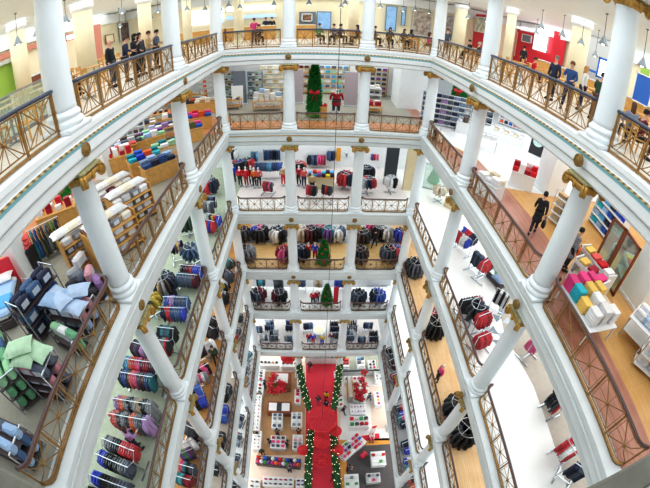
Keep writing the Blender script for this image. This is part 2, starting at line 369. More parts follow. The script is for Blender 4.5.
# ------------------------------------------------------------------ railings
def make_rail(n, ln, curved, hr, br, kind):
    o = empty('railing'); R = .34 if curved else 0.
    def P(s, out=0.):
        """point and along-direction at arc length s"""
        if not R: return (s, out)
        q = R * PI / 2; st = ln - 2 * R
        if s < q:
            a = s / R; c = (R, R); return (c[0] - (R - out) * math.cos(a), c[1] - (R - out) * math.sin(a))
        if s < q + st: return (R + s - q, out)
        a = (s - q - st) / R; return (ln - R + (R - out) * math.sin(a), R - (R - out) * math.cos(a))
    T = ln if not R else ln - 2 * R + R * PI
    NS = 40
    S = sorted({i * T / NS for i in range(NS + 1)})
    def pl(s0, z0, s1, z1, k=3):
        return [(*P(s0 + (s1 - s0) * i / k), z0 + (z1 - z0) * i / k) for i in range(k + 1)]
    def line(mb, s0, z0, s1, z1, r=.015, k=3): mb.tube(pl(s0, z0, s1, z1, k), r, 4)
    # hand rail with rounded drop at both ends
    pts = [(*P(s), 1.03) for s in S]
    if curved: pts = [(*P(0), .88), (*P(.01), .97)] + [(*P(s), 1.03) for s in S if .05 < s < T - .05] + [(*P(T - .01), .97), (*P(T), .88)]
    MB().tube(pts, .05, 8, flat=(.055, .038) if curved else (.075, .05)).obj('handrail', hr, o, True)
    b = MB().tube([(*P(s), .05) for s in S], .03, 4, flat=(.05, .04)).tube([(*P(s), .16) for s in S], .02, 4).tube([(*P(s), .95) for s in S], .02, 4)
    b.obj('rail_frame', br, o)
    w = T / n
    p0 = None
    for i in range(n):
        s0, s1 = i * w, (i + 1) * w; c = (s0 + s1) / 2; m = MB()
        a0, a1, z0, z1 = s0 + .09, s1 - .09, .16, .95; zc = (z0 + z1) / 2
        line(m, a0, z0, a0, z1, .012, 1); line(m, a1, z0, a1, z1, .012, 1)
        line(m, a0, z0, a1, z1); line(m, a0, z1, a1, z0); line(m, c, z0, c, z1, .010, 1)
        line(m, a0, zc, a1, zc, .010)
        g = (a1 - a0) * .2
        if kind == 7:
            line(m, a0 + g, z0, c, zc, .01, 1); line(m, a1 - g, z0, c, zc, .01, 1); line(m, a0 + g, z1, c, zc, .01, 1); line(m, a1 - g, z1, c, zc, .01, 1)
        px, py = P(c)
        m.ball((px, py, zc), .062, 8, 5)
        m.obj('star_panel', br, o)
    for i in range(n + 1):
        s = min(max(i * w, .02), T - .02); x, y = P(s); x2, y2 = P(min(s + .01, T)); x1, y1 = P(max(s - .01, 0))
        a = math.atan2(y2 - y1, x2 - x1)
        MB().box((x, y, .49), (.055, .045, .98), a).box((x, y, .56), (.075, .065, .05), a).obj('post', br, o)
    return o
GAP = .44
def rails(L, side, y0, y1, n, word):
    ln = y1 - y0 - 2 * GAP
    key = (L == 7, round(ln, 2), L == 7 or L >= 5, n)
    if key not in RP:
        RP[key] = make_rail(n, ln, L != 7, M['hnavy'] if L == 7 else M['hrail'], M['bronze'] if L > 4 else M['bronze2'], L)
    if side == 'far': loc, rz = (y0 + GAP, YD - .12, Z[L] + .012), 0
    elif side == 'left': loc, rz = (-HW + .14, y0 + GAP, Z[L] + .012), PI / 2
    else: loc, rz = (HW - .12, y1 - GAP, Z[L] + .012), -PI / 2
    r = dup(RP[key], loc, rz)
    tag(r, '%s star-pattern bronze balcony railing, %s side, %s bay' % (LV[L], side, word), 'railing', 'star-pattern balcony railings')
RP = {}
for L in range(7, 1, -1):
    for y0, y1, w in ((-HW, -MX, 'left'), (-MX, MX, 'middle'), (MX, HW, 'right')): rails(L, 'far', y0, y1, 4, w)
    for side in ('left', 'right'):
        for y0, y1, n, w in ((-.02, YA, 5, 'closest'), (YA, YB, 6, 'middle'), (YB, YD, 6, 'farthest')): rails(L, side, y0, y1, n, w)
for r in RP.values(): drop(r)
# ------------------------------------------------------------------ light
w = bpy.data.worlds.new('sky'); sc.world = w; w.use_nodes = True
w.node_tree.nodes['Background'].inputs['Color'].default_value = (.93, .97, 1, 1); w.node_tree.nodes['Background'].inputs['Strength'].default_value = .8
LI = {7: .82, 6: .9, 1: 1.35}
def area(loc, sx, sy, rad, col=(.955, .985, 1)):  # fill light added to brighten the floors; no fitting is modelled
    l = bpy.data.lights.new('added_fill_light', 'AREA'); l.shape = 'RECTANGLE'; l.size, l.size_y = sx, sy
    l.energy = rad * PI * sx * sy; l.color = col
    o = bpy.data.objects.new('added_fill_light', l); COL.objects.link(o); o.location = loc
for L in range(7, 0, -1):
    z = Z[L + 1] - .99; r = LI.get(L, 1.0)
    area((-12.6, 12, z), 9.5, 28, r); area((12.6, 12, z), 9.5, 28, r); area((0, 27.2, z), 12, 9.5, r)
area((0, 10, 12), 11, 18, 1.6, (.95, .98, 1))  # added fill light above the open well
sc.view_settings.view_transform = 'Standard'; sc.view_settings.look = 'None'; sc.view_settings.exposure = .72; sc.view_settings.gamma = .88
# ------------------------------------------------------------------ clothing on hangers
def sleeve(m, s, x0, z0, x1, z1, r0, r1, y=0.):
    m.tube([(s * x0, y, z0), (s * (x0 + x1) / 2 + s * .02, y, (z0 + z1) / 2), (s * x1, y - .02, z1)], r0, 6, rr=[r0, (r0 + r1) / 2 * 1.05, r1])
def g_jacket(n='jacket'):
    m = MB().ell([(.05, .04, -.05), (.09, .06, -.06), (.19, .07, -.10), (.235, .085, -.16), (.23, .10, -.4), (.235, .105, -.62), (.245, .11, -.80), (.2, .06, -.80)], 12)
    for s in (-1, 1): sleeve(m, s, .20, -.15, .28, -.70, .075, .055)
    m.ell([(.075, .06, -.08), (.085, .065, -.02), (.06, .04, -.03)], 8, (0, .01, 0))
    m.box((0, -.104, -.45), (.015, .02, .66))
    return m
def g_shirt(n='shirt'):
    m = MB().ell([(.05, .03, -.05), (.10, .045, -.07), (.2, .05, -.11), (.215, .06, -.2), (.2, .065, -.45), (.205, .07, -.72), (.18, .03, -.72)], 10)
    for s in (-1, 1): sleeve(m, s, .19, -.13, .27, -.42, .06, .055)
    m.box((0, -.066, -.4), (.012, .012, .58))
    return m
def g_trousers():
    m = MB()
    for y in (-.022, .022): m.ell([(.15, .02, -.06), (.17, .024, -.10), (.16, .03, -.5), (.17, .03, -.86), (.15, .02, -.87)], 8, (0, y, 0))
    return m.box((0, 0, -.075), (.36, .06, .03))
def g_dress():
    m = MB().ell([(.05, .03, -.05), (.12, .045, -.08), (.17, .055, -.14), (.15, .06, -.4), (.2, .09, -.75), (.27, .12, -1.12), (.2, .08, -1.12)], 12)
    for s in (-1, 1): sleeve(m, s, .13, -.12, .2, -.28, .05, .045)
    return m
def g_coat():
    m = MB().ell([(.05, .04, -.05), (.1, .06, -.07), (.21, .08, -.11), (.25, .1, -.18), (.24, .11, -.5), (.26, .125, -.9), (.28, .135, -1.1), (.2, .07, -1.1)], 12)
    for s in (-1, 1): sleeve(m, s, .21, -.16, .29, -.74, .08, .06)
    m.ell([(.08, .07, -.08), (.1, .08, -.01), (.06, .04, -.02)], 8, (0, .01, 0)); m.box((0, -.125, -.6), (.018, .02, .9))
    return m
def g_vest():
    return MB().ell([(.05, .04, -.05), (.1, .06, -.07), (.19, .07, -.11), (.2, .10, -.2), (.19, .11, -.4), (.2, .115, -.62), (.16, .06, -.62)], 12).ell([(.08, .06, -.08), (.1, .07, -.02), (.06, .04, -.03)], 8).box((0, -.112, -.38), (.014, .02, .45))
def g_sweater():
    m = MB().ell([(.06, .035, -.05), (.11, .05, -.07), (.2, .06, -.11), (.22, .07, -.2), (.21, .08, -.5), (.215, .085, -.62), (.19, .075, -.64), (.19, .07, -.70), (.16, .03, -.70)], 12)
    for s in (-1, 1): sleeve(m, s, .19, -.14, .27, -.66, .065, .05)
    return m.ell([(.075, .05, -.07), (.08, .05, -.03), (.06, .04, -.04)], 8)
def g_hoodie():
    m = g_sweater(); m.ell([(.09, .05, -.12, 0, .07), (.11, .08, -.06, 0, .07), (.08, .06, .0, 0, .06), (.03, .03, .02, 0, .06)], 10); m.rbox((0, -.085, -.5), (.22, .03, .15), .01); return m
def g_parka():
    m = MB().ell([(.05, .05, -.05), (.11, .08, -.06), (.21, .10, -.11), (.26, .12, -.18), (.25, .13, -.3), (.265, .14, -.4), (.25, .13, -.5), (.27, .145, -.62), (.26, .14, -.72), (.28, .15, -.92), (.2, .08, -.92)], 12)
    for s in (-1, 1): sleeve(m, s, .22, -.17, .31, -.72, .09, .07)
    m.ell([(.10, .06, -.14, 0, .09), (.13, .10, -.06, 0, .08), (.10, .08, .02, 0, .06), (.04, .03, .03, 0, .06)], 10); m.box((0, -.145, -.5), (.02, .02, .76)); return m
def g_blazer():
    m = MB().ell([(.05, .035, -.05), (.11, .05, -.07), (.22, .055, -.10), (.225, .07, -.2), (.195, .075, -.45), (.22, .085, -.74), (.18, .04, -.75)], 12)
    for s in (-1, 1):
        sleeve(m, s, .21, -.13, .26, -.68, .06, .05); m.add([(s * .02, -.085, -.42), (s * .11, -.066, -.1), (s * .05, -.06, -.07), (s * .0, -.088, -.3)], [(0, 1, 2, 3)])
    return m.box((0, -.085, -.56), (.012, .014, .3))
def g_cardigan():
    m = MB().ell([(.06, .035, -.05), (.11, .05, -.07), (.195, .055, -.11), (.21, .065, -.2), (.2, .07, -.5), (.21, .08, -.78), (.17, .03, -.78)], 12)
    for s in (-1, 1): sleeve(m, s, .19, -.14, .26, -.66, .06, .05); m.tube([(s * .06, -.05, -.06), (s * .012, -.085, -.3), (s * .012, -.09, -.76)], .012, 4)
    return m
def g_overcoat():
    m = MB().ell([(.05, .04, -.05), (.11, .06, -.07), (.22, .075, -.11), (.245, .09, -.18), (.22, .09, -.5), (.25, .115, -.9), (.29, .14, -1.22), (.2, .07, -1.22)], 12)
    for s in (-1, 1): sleeve(m, s, .21, -.16, .28, -.76, .075, .058)
    m.tube([(math.cos(i * PI / 6) * .235, math.sin(i * PI / 6) * .1, -.52) for i in range(13)], .02, 4); m.box((0, -.11, -.8), (.016, .02, .7)); return m
GP = {}
for nm, fn in (('jacket', g_jacket), ('shirt', g_shirt), ('trousers', g_trousers), ('blanket', g_dress), ('coat', g_coat), ('vest', g_vest), ('sweater', g_sweater), ('hoodie', g_hoodie), ('parka', g_parka), ('blazer', g_blazer), ('cardigan', g_cardigan), ('overcoat', g_overcoat)):
    GP[nm] = fn().mesh(nm, [M['cloth']], True)
GPP = {k: None for k in GP}
for nm in GP:
    me = GP[nm].copy(); me.materials.clear(); me.materials.append(M['patt']); GPP[nm] = me
HANG = MB().tube([(-.19, 0, -.1), (-.1, 0, -.065), (0, 0, -.045), (.1, 0, -.065), (.19, 0, -.1)], .008, 4).tube([(0, 0, -.045), (0, 0, .0), (.018, 0, .028), (.03, 0, .01)], .005, 4).mesh('hanger', [M['steel']])
COUNT = {}
FAM = {'jacket': ['jacket', 'hoodie', 'blazer', 'cardigan'], 'coat': ['coat', 'overcoat', 'parka'], 'shirt': ['shirt', 'sweater']}
FAM4 = {'jacket': ['jacket', 'parka', 'hoodie'], 'coat': ['coat', 'overcoat', 'parka'], 'shirt': ['shirt', 'sweater']}
def sort_out(L, items):
    """swaps each listed garment for the least-used kind in its family"""
    pick = {k: min(v, key=lambda q: COUNT.get(q, 0)) for k, v in (FAM4 if L in (3, 4) else FAM).items()}
    return [(pick.get(it[0], it[0]),) + tuple(it[1:]) for it in items]
def garment(kind, cn, loc, rz, label, group, hang=True, sc_=1., patt=False):
    o = mkobj(kind, (GPP if patt else GP)[kind], None, loc, rz)
    j = random.uniform(.72, 1.08); c = C_[cn]; g_ = sum(c) / 3; c = tuple(x * .84 + g_ * .16 for x in c)
    o.color = tuple(min(1, x * j) for x in c) + (1,)
    o.scale = (sc_, sc_ * random.uniform(.85, 1.1), sc_ * random.uniform(.95, 1.06))
    if hang: mkobj('hanger', HANG, o)
    COUNT[kind] = COUNT.get(kind, 0) + 1
    return tag(o, label, kind, group)
def rail_rack(ln, h=1.45, double=False, metal='chrome'):
    o = empty('clothes_rack')
    ys = (-.33, .33) if double else (0,)
    for s in (-1, 1):
        MB().tube([(s * ln / 2, 0, .08), (s * ln / 2, 0, h if not double else h - .25)], .02, 6).obj('post', M[metal], o)
        MB().box((s * ln / 2, 0, .06), (.06, .9, .05)).ball((s * ln / 2, .42, .03), .03, 6, 4).ball((s * ln / 2, -.42, .03), .03, 6, 4).obj('foot', M[metal], o)
        if double: MB().tube([(s * ln / 2, -.33, h), (s * ln / 2, 0, h - .28), (s * ln / 2, .33, h)], .016, 6).obj('bracket', M[metal], o)
    for y in ys:
        MB().tube([(-ln / 2 - .04, y, h), (ln / 2 + .04, y, h)], .022, 6).obj('rail', M[metal], o)
    MB().box((0, 0, .1), (ln, .05, .03)).obj('brace', M[metal], o)
    return o
def round_rack(r=.42, h=1.35, metal='chrome'):
    o = empty('clothes_rack')
    MB().tube([(0, 0, .05), (0, 0, h)], .025, 8).obj('post', M[metal], o)
    MB().tube([(r * math.cos(2 * PI * i / 20), r * math.sin(2 * PI * i / 20), h) for i in range(21)], .016, 6).obj('ring', M[metal], o)
    MB().tube([(-r, 0, h), (r, 0, h)], .012, 5).tube([(0, -r, h), (0, r, h)], .012, 5).obj('spoke', M[metal], o)
    MB().box((0, 0, .04), (.9, .06, .05)).box((0, 0, .04), (.06, .9, .05)).obj('base', M[metal], o)
    return o
RR = {}
def rack(L, pos, rz, shape, items, where, hang=False, h=None, ln=1.5, hang_z=None, r=.42):
    """items: list of (kind, colour[, striped]); where singles the rack out"""
    z = Z[L] + .02
    h = h or (1.5 if shape != 'round' else 1.4)
    key = (shape, ln, h, r)
    if key not in RR: RR[key] = round_rack(r, h) if shape == 'round' else rail_rack(ln, h, shape == 'double')
    x, y = pos
    t = dup(RR[key], (x, y, z), rz)
    tag(t, 'chrome %s clothes rack %s' % ({'round': 'round', 'double': 'two-rail', 'single': 'single-rail'}[shape], where), 'clothes rack')
    items = sort_out(L, items); n = len(items); cs, sn = math.cos(rz), math.sin(rz)
    for i, it in enumerate(items):
        kind, cn = it[0], it[1]; pt = len(it) > 2
        if shape == 'round':
            a = 2 * PI * i / n + .2; lx, ly, g = r * math.cos(a), r * math.sin(a), a + PI / 2
            g = a  + random.uniform(-.15, .15)
        else:
            if shape == 'double':
                m = (n + 1) // 2; row = i // m; k = i % m; tot = m if row == 0 else n - m
                ly = -.33 if row == 0 else .33
            else: k, tot, ly = i, n, 0
            lx = (k + .5 - tot / 2) * (ln - .1) / tot; g = PI / 2 + random.uniform(-.12, .12)
        wx, wy = x + lx * cs - ly * sn, y + lx * sn + ly * cs
        garment(kind, cn, (wx, wy, z + h - .012), rz + g, '%s %s%s, %s on the %s rack %s' % (cn, 'patterned ' if pt else '', kind, ordn(i), 'round' if shape == 'round' else 'rail', where), 'clothes on the rack ' + where, hang, 1., pt)
def along(p, q, z):                       # a rail seen in the photo: its middle, heading and length
    a, b = at(*p, z), at(*q, z); d = b - a
    return ((a.x + b.x) / 2, (a.y + b.y) / 2), math.atan2(d.y, d.x), d.length
def mix(kinds, cols, n, pat=0):
    out = []
    for i in range(n):
        c = cols[i * len(cols) // n] if not isinstance(cols[0], tuple) else cols[i % len(cols)]
        k = kinds[i % len(kinds)]
        out.append((k, c, 1) if pat and random.random() < pat else (k, c))
    return out
# ------------------------------------------------------------------ people
def skin_mesh(verts, edges, radii, sub=1, root=0):
    me = bpy.data.meshes.new('tmp'); me.from_pydata([tuple(v) for v in verts], edges, [])
    o = bpy.data.objects.new('tmp', me); COL.objects.link(o)
    o.modifiers.new('s', 'SKIN')
    for i, r in enumerate(radii):
        sv = me.skin_vertices[0].data[i]; sv.radius = r if hasattr(r, '__len__') else (r, r); sv.use_root = i == root
    s = o.modifiers.new('d', 'SUBSURF'); s.levels = s.render_levels = sub
    dg = bpy.context.evaluated_depsgraph_get(); ev = o.evaluated_get(dg)
    out = bpy.data.meshes.new_from_object(ev)
    bpy.data.objects.remove(o); bpy.data.meshes.remove(me)
    out.polygons.foreach_set('use_smooth', [True] * len(out.polygons))
    return out
class SK:
    def __init__(s): s.v, s.e, s.r = [], [], []
    def p(s, co, r, par=None):
        s.v.append(co); s.r.append(r)
        if par is not None: s.e.append((par, len(s.v) - 1))
        return len(s.v) - 1
    def chain(s, pts, par):
        for co, r in pts: par = s.p(co, r, par)
        return par
POSES = {
    # elbow, wrist (right x<0 / left x>0), knees, ankles, toes, pelvis height, lean
    'stand': dict(el=[(-.24, .03, 1.14), (.24, .03, 1.14)], wr=[(-.25, -.05, .90), (.25, -.05, .90)], kn=[(-.10, -.02, .50), (.10, -.02, .50)], an=[(-.11, .02, .09), (.11, .02, .09)], ph=.94, lean=0, head=0),
    'walk': dict(el=[(-.23, .10, 1.15), (.23, -.06, 1.14)], wr=[(-.24, .10, .91), (.22, -.25, .97)], kn=[(-.09, -.14, .52), (.09, .06, .50)], an=[(-.1, -.22, .10), (.1, .34, .16)], ph=.92, lean=-.04, head=-.03),
    'reach': dict(el=[(-.24, -.10, 1.18), (.24, -.08, 1.16)], wr=[(-.17, -.34, 1.16), (.15, -.32, 1.10)], kn=[(-.10, -.03, .50), (.10, -.02, .50)], an=[(-.11, .02, .09), (.12, .0, .09)], ph=.93, lean=-.07, head=-.06),
    'phone': dict(el=[(-.25, -.03, 1.14), (.24, .02, 1.14)], wr=[(-.12, -.24, 1.36), (.16, -.2, 1.05)], kn=[(-.10, -.02, .50), (.10, -.02, .50)], an=[(-.11, .02, .09), (.11, .02, .09)], ph=.94, lean=-.02, head=-.05),
    'sit': dict(el=[(-.24, -.06, .70), (.24, -.06, .70)], wr=[(-.17, -.32, .74), (.17, -.32, .74)], kn=[(-.13, -.44, .50), (.13, -.44, .50)], an=[(-.13, -.42, .09), (.13, -.42, .09)], ph=.50, lean=-.03, head=-.04),
}
def build_pose(nm, coat=False):
    P = POSES[nm]; b = P['ph']; L = P['lean']; H = P['head']
    pel, wa, ch, sh, nk, hb = (0, 0, b), (0, L * .3, b + .14), (0, L * .7, b + .34), (0, L, b + .46), (0, L + .0, b + .55), (0, L + H * .5 - .005, b + .61)
    hips = [(-.09, 0, b - .03), (.09, 0, b - .03)]
    S = SK()
    a = S.p(pel, (.135, .10)); a1 = S.p(wa, (.12, .09), a); a2 = S.p(ch, (.145, .105), a1); a3 = S.p(sh, (.10, .075), a2); a4 = S.p(nk, .052, a3)
    S.chain([(hb, .06), ((0, L + H - .015, b + .685), (.075, .09)), ((0, L + H - .005, b + .745), (.074, .088)), ((0, L + H, b + .795), (.045, .055))], a4)
    for i, s in enumerate((-1, 1)):
        ws = Vector(P['wr'][i]); el = Vector(P['el'][i]); d = (ws - el).normalized(); side = Vector((-s, 0, 0)); side = (side - d * side.dot(d)).normalized(); nrm = d.cross(side)
        sp = S.p((s * .165, L, b + .455), .06, a3)
        w = S.chain([(el, .042), (ws, .028), (ws + d * .05, (.036, .02)), (ws + d * .085, (.038, .018))], sp)
        for k in range(4):        # four fingers, unequal and curled, and a thumb from the side of the palm
            f = side * (.03 - .02 * k); ln = (.032, .038, .036, .028)[k]
            S.chain([(ws + d * .10 + f, .009), (ws + d * (.10 + ln) + f, .0085), (ws + d * (.10 + ln * 1.7) + f + nrm * .018 * -s, .007)], w)
        S.chain([(ws + d * .045 + side * .045, .011), (ws + d * .085 + side * .06, .009)], w - 1)
        hp = S.p(hips[i], .095, a)
        an = Vector(P['an'][i])
        S.chain([(P['kn'][i], .058), (an, .036), (an + Vector((0, -.03, -.045)), .036), (an + Vector((s * .01, -.15, -.06)), .03)], hp)
    body = skin_mesh(S.v, S.e, S.r, 1)
    # jacket
    J = SK(); j = J.p((0, 0, b - .06 if not coat else b + .0), (.165, .125)); j1 = J.p(wa, (.15, .115), j); j2 = J.p(ch, (.17, .13), j1); j3 = J.p(sh, (.13, .095), j2); J.p((0, L, b + .535), (.075, .065), j3)
    if coat:
        J.chain([((0, .0, b - .2), (.215, .18)), ((0, 0, b - .45), (.24, .21))], j)
    for i, s in enumerate((-1, 1)):
        sp = J.p((s * .17, L, b + .45), .075, j3); ws = Vector(P['wr'][i]); el = Vector(P['el'][i])
        J.chain([(el, .056), (ws + (el - ws) * .12, .044)], sp)
    jk = skin_mesh(J.v, J.e, J.r, 1)
    T = SK(); t = T.p((0, 0, b + .02), (.145, .11))
    for i, s in enumerate((-1, 1)):
        hp = T.p(hips[i], .105, t); T.chain([(P['kn'][i], .075), (Vector(P['an'][i]) + Vector((0, 0, .03)), .055)], hp)
    tr = skin_mesh(T.v, T.e, T.r, 1)
    hc = (0, L + H, b + .735)
    hair = MB().ell([(.085, .098, -.06, 0, .025), (.094, .108, .0, 0, .018), (.09, .104, .045, 0, .012), (.06, .07, .085, 0, .005), (.02, .02, .098)], 12, hc)
    hair2 = MB().ell([(.07, .05, -.26, 0, .07), (.09, .07, -.2, 0, .06), (.088, .09, -.1, 0, .035), (.096, .108, .0, 0, .018), (.09, .104, .045, 0, .012), (.06, .07, .085, 0, .005), (.02, .02, .098)], 12, hc)
    eyes = [MB().ball((s * .03, hc[1] - .083, hc[2] - .025), (.012, .008, .008), 6, 4).mesh('eye', [M['dark']], True) for s in (-1, 1)]
    mouth = MB().rbox((0, hc[1] - .082, hc[2] - .09), (.045, .014, .012), .004).mesh('mouth', [M['lips']])
    no = MB().ball((0, hc[1] - .092, hc[2] - .055), (.013, .018, .022), 6, 4)
    for s in (-1, 1): no.ball((s * .078, hc[1] + .005, hc[2] - .04), (.012, .022, .03), 6, 4)
    shoe = []
    for i, s in enumerate((-1, 1)):
        an = P['an'][i]
        shoe.append(MB().ell([(.05, .14, 0), (.052, .145, .03), (.045, .12, .06, 0, .01), (.042, .06, .10, 0, .05)], 10, (an[0] + s * .01, an[1] - .06, an[2] - .09)).mesh('shoe', [M['cloth']], True))
    import bmesh
    bm = bmesh.new(); bm.from_mesh(body); tmp = no.mesh('nose', [M['skin']], True); bm.from_mesh(tmp); bm.to_mesh(body); bm.free(); bpy.data.meshes.remove(tmp)
    for me, m in ((body, 'skin'), (jk, 'cloth'), (tr, 'cloth')): me.materials.clear(); me.materials.append(M[m])
    r = dict(body=body, jacket=jk, trousers=tr, hair=hair.mesh('hair', [M['cloth']], True), longhair=hair2.mesh('hair', [M['cloth']], True), eyes=eyes, mouth=mouth, shoes=shoe)
    return r
BODY = {k: build_pose(k) for k in POSES}
BODY['coat'] = build_pose('stand', True); BODY['walkcoat'] = build_pose('walk', True); BODY['reachcoat'] = build_pose('reach', True)
SKIN = hexc('e3b195'); SKIN2 = hexc('a8775a')
def person(pose, loc, rz, top, legs, hair, label, long=False, skin=SKIN, scale=1., bald=False, cat='person', name='person', group=None, headless=False, patt=False):
    B = BODY[pose]
    o = empty(name, loc, rz); o.scale = (scale,) * 3
    mkobj('body', B['body'], o, color=skin)
    jk = mkobj('jacket', B['jacket'], o, color=C_[top] if isinstance(top, str) else top)
    mkobj('trousers', B['trousers'], o, color=C_[legs] if isinstance(legs, str) else legs)
    if not bald: mkobj('hair', B['longhair' if long else 'hair'], o, color=hexc(hair))
    if name == 'person':
        [mkobj('eye', e, o) for e in B['eyes']]; mkobj('mouth', B['mouth'], o)
        for s in B['shoes']: mkobj('shoe', s, o, color=hexc('2d2a2a'))
    else:
        MB().lathe([(.2, 0), (.2, .015), (.02, .02)], 16, (0, .05, 0)).obj('base', M['steel'], o)
    return tag(o, label, cat, group)
def mannequin(L, uv, rz, top, legs, label, pose='stand', pz=0., group=None):
    p = at(*uv, Z[L] + pz)
    return person(pose, (p.x, p.y, Z[L] + pz + .02), rz, top, legs, '', label, bald=True, skin=hexc('ebe6e0'), cat='mannequin', name='mannequin', group=group)
# ------------------------------------------------------------------ shop fittings
def clear(c, ex, ey):
    """how far a rack's footprint reaches over the rail line: positive is too far"""
    side = HW + .14 + ex - abs(c[0]) if c[1] < YD - .2 else -9
    far = YD + .16 + ey - c[1] if abs(c[0]) < HW + .3 else -9
    if c[1] >= YD - .2: return far
    return side
def nudge(c, ex, ey):
    o_ = clear(c, ex, ey)
    if o_ <= 0: return c
    if c[1] >= YD - .2: return (c[0], c[1] + o_)
    return (c[0] + math.copysign(o_, c[0]), c[1])

def table(sx, sy, h, top, leg='chrome', shelf=False, tt=.05):
    o = empty('display_table')
    MB().rbox((0, 0, h - tt / 2), (sx, sy, tt), .012).obj('table_top', top if not isinstance(top, str) else M[top], o)
    for a in (-1, 1):
        for b in (-1, 1):
            MB().box((a * (sx / 2 - .05), b * (sy / 2 - .05), (h - tt) / 2), (.05, .05, h - tt)).obj('leg', M[leg], o)
    if shelf: MB().box((0, 0, h * .35), (sx - .1, sy - .1, .03)).obj('shelf', M[top], o)
    return o
def counter(sx, sy, h, body, top, name='counter'):
    o = empty(name)
    MB().rbox((0, 0, (h - .04) / 2), (sx - .06, sy - .06, h - .04), .015).box((0, 0, .04), (sx - .12, sy - .12, .08)).obj('cabinet_body', M[body], o)
    MB().rbox((0, 0, h - .02), (sx, sy, .05), .012).obj('counter_top', M[top], o)
    return o
def shelving(sx, sy, h, tiers, frame='chrome', board='espresso', back=None, slant=0., side=None):
    o = empty('shelving_unit')
    for a in (-1, 1):
        if side:
            MB().box((a * (sx / 2 - .015), 0, h / 2), (.03, sy, h)).obj('side_panel', M[side], o)
        else:
            m = MB()
            for b in (-1, 1): m.box((a * (sx / 2 - .015), b * (sy / 2 - .015), h / 2), (.03, .03, h))
            m.box((a * (sx / 2 - .015), 0, h - .015), (.03, sy, .03)); m.obj('frame', M[frame], o)
    for k in range(tiers):
        z = .14 + k * (h - .2) / max(1, tiers - .3)
        MB().rbox((0, 0, z), (sx - .04, sy - .02, .035), .008).obj('shelf', M[board], o)
    if back: MB().box((0, 0, h / 2), (sx - .05, .02, h - .06)).obj('back_panel', M[back], o)
    return o
def shelf_z(h, tiers, k): return .14 + k * (h - .2) / max(1, tiers - .3) + .018
PACK = MB().rbox((0, 0, .15), (.44, .20, .30), .05).mesh('bedding_pack', [M['cloth']], False)
PACKL = MB().rbox((0, -.102, .15), (.24, .006, .16), .002).mesh('label_card', [M['gloss']])
TOWEL = MB().rbox((0, 0, .035), (.40, .28, .07), .03).rbox((0, -.01, .075), (.395, .27, .02), .008).mesh('folded_towel', [M['cloth']])
FOLD = MB().rbox((0, 0, .02), (.30, .36, .04), .018).rbox((0, -.08, .045), (.14, .1, .018), .008).mesh('folded_shirt', [M['cloth']])
def g_pillow():
    m = MB(); n = 8; rs = []
    top = {}
    vs = []; fs = []
    for s in (1, -1):
        for i in range(n + 1):
            for j in range(n + 1):
                x, y = i / n * 2 - 1, j / n * 2 - 1
                h = .09 * ((1 - x ** 4) * (1 - y ** 4)) ** .5
                k = 1 - .10 * ((1 - abs(x)) * (abs(y) ** 3) + (1 - abs(y)) * abs(x) ** 3)
                vs.append((x * .33 * k, y * .23 * k, s * h + .09))
        o = (0 if s == 1 else (n + 1) ** 2)
        for i in range(n):
            for j in range(n):
                q = (o + i * (n + 1) + j, o + (i + 1) * (n + 1) + j, o + (i + 1) * (n + 1) + j + 1, o + i * (n + 1) + j + 1)
                fs.append(q if s == 1 else q[::-1])
    return m.add(vs, fs)
PILLOW = g_pillow().mesh('pillow', [M['cloth']], True)
BOX = MB().rbox((0, 0, .13), (.36, .28, .26), .012).box((0, 0, .262), (.37, .05, .006)).mesh('gift_box', [M['gloss']])
BAG = MB().ell([(.15, .075, 0), (.17, .085, .04), (.165, .08, .18), (.12, .045, .26), (.05, .015, .27)], 10).mesh('handbag', [M['gloss']], True)
BAGH = MB().tube([(-.09, 0, .24), (-.07, 0, .36), (0, 0, .40), (.07, 0, .36), (.09, 0, .24)], .012, 5).mesh('handle', [M['black']])
POT = MB().lathe([(.10, 0), (.13, .02), (.135, .13), (.125, .14), (.12, .05)], 14).mesh('cooking_pot', [M['gloss']], True)
BOTTLE = MB().lathe([(.035, 0), (.04, .01), (.04, .13), (.015, .17), (.015, .21), (.02, .215), (.02, .23)], 10).mesh('perfume_bottle', [M['gloss']], True)
HAT = MB().ell([(.15, .15, 0), (.155, .155, .012), (.09, .09, .02), (.088, .088, .08), (.06, .06, .115), (.01, .01, .12)], 12).mesh('hat', [M['cloth']], True)
TH = TOWEL.copy(); TH.name = 'folded_throw'; LN = TOWEL.copy(); LN.name = 'folded_linen'
IT = dict(throw=(TH, 'folded_throw', 'folded throw'), linen=(LN, 'folded_linen', 'folded linen'), pack=(PACK, 'bedding_pack', 'bedding pack'), towel=(TOWEL, 'folded_towel', 'folded towel'), shirt=(FOLD, 'folded_shirt', 'folded sweater'), pillow=(PILLOW, 'pillow', 'pillow'), box=(BOX, 'gift_box', 'gift box'),
          bag=(BAG, 'handbag', 'handbag'), pot=(POT, 'cooking_pot', 'cooking pot'), bottle=(BOTTLE, 'perfume_bottle', 'perfume bottle'), hat=(HAT, 'hat', 'knitted hat'))
def item(kind, cn, loc, rz, label, group, scale=1., tilt=0., child=True):
    me, nm, cat = IT[kind]
    o = mkobj(nm, me, None, loc, rz); o.scale = (scale,) * 3 if not hasattr(scale, '__len__') else scale
    j = random.uniform(.9, 1.1); o.color = tuple(min(1, q * j) for q in C_[cn]) + (1,)
    if tilt: o.rotation_euler = (tilt, 0, rz)
    if child and kind == 'pack': mkobj('label_card', PACKL, o, color=hexc('dfe6f0'))
    if child and kind == 'bag': mkobj('handle', BAGH, o)
    COUNT[kind] = COUNT.get(kind, 0) + 1
    return tag(o, label, cat, group)
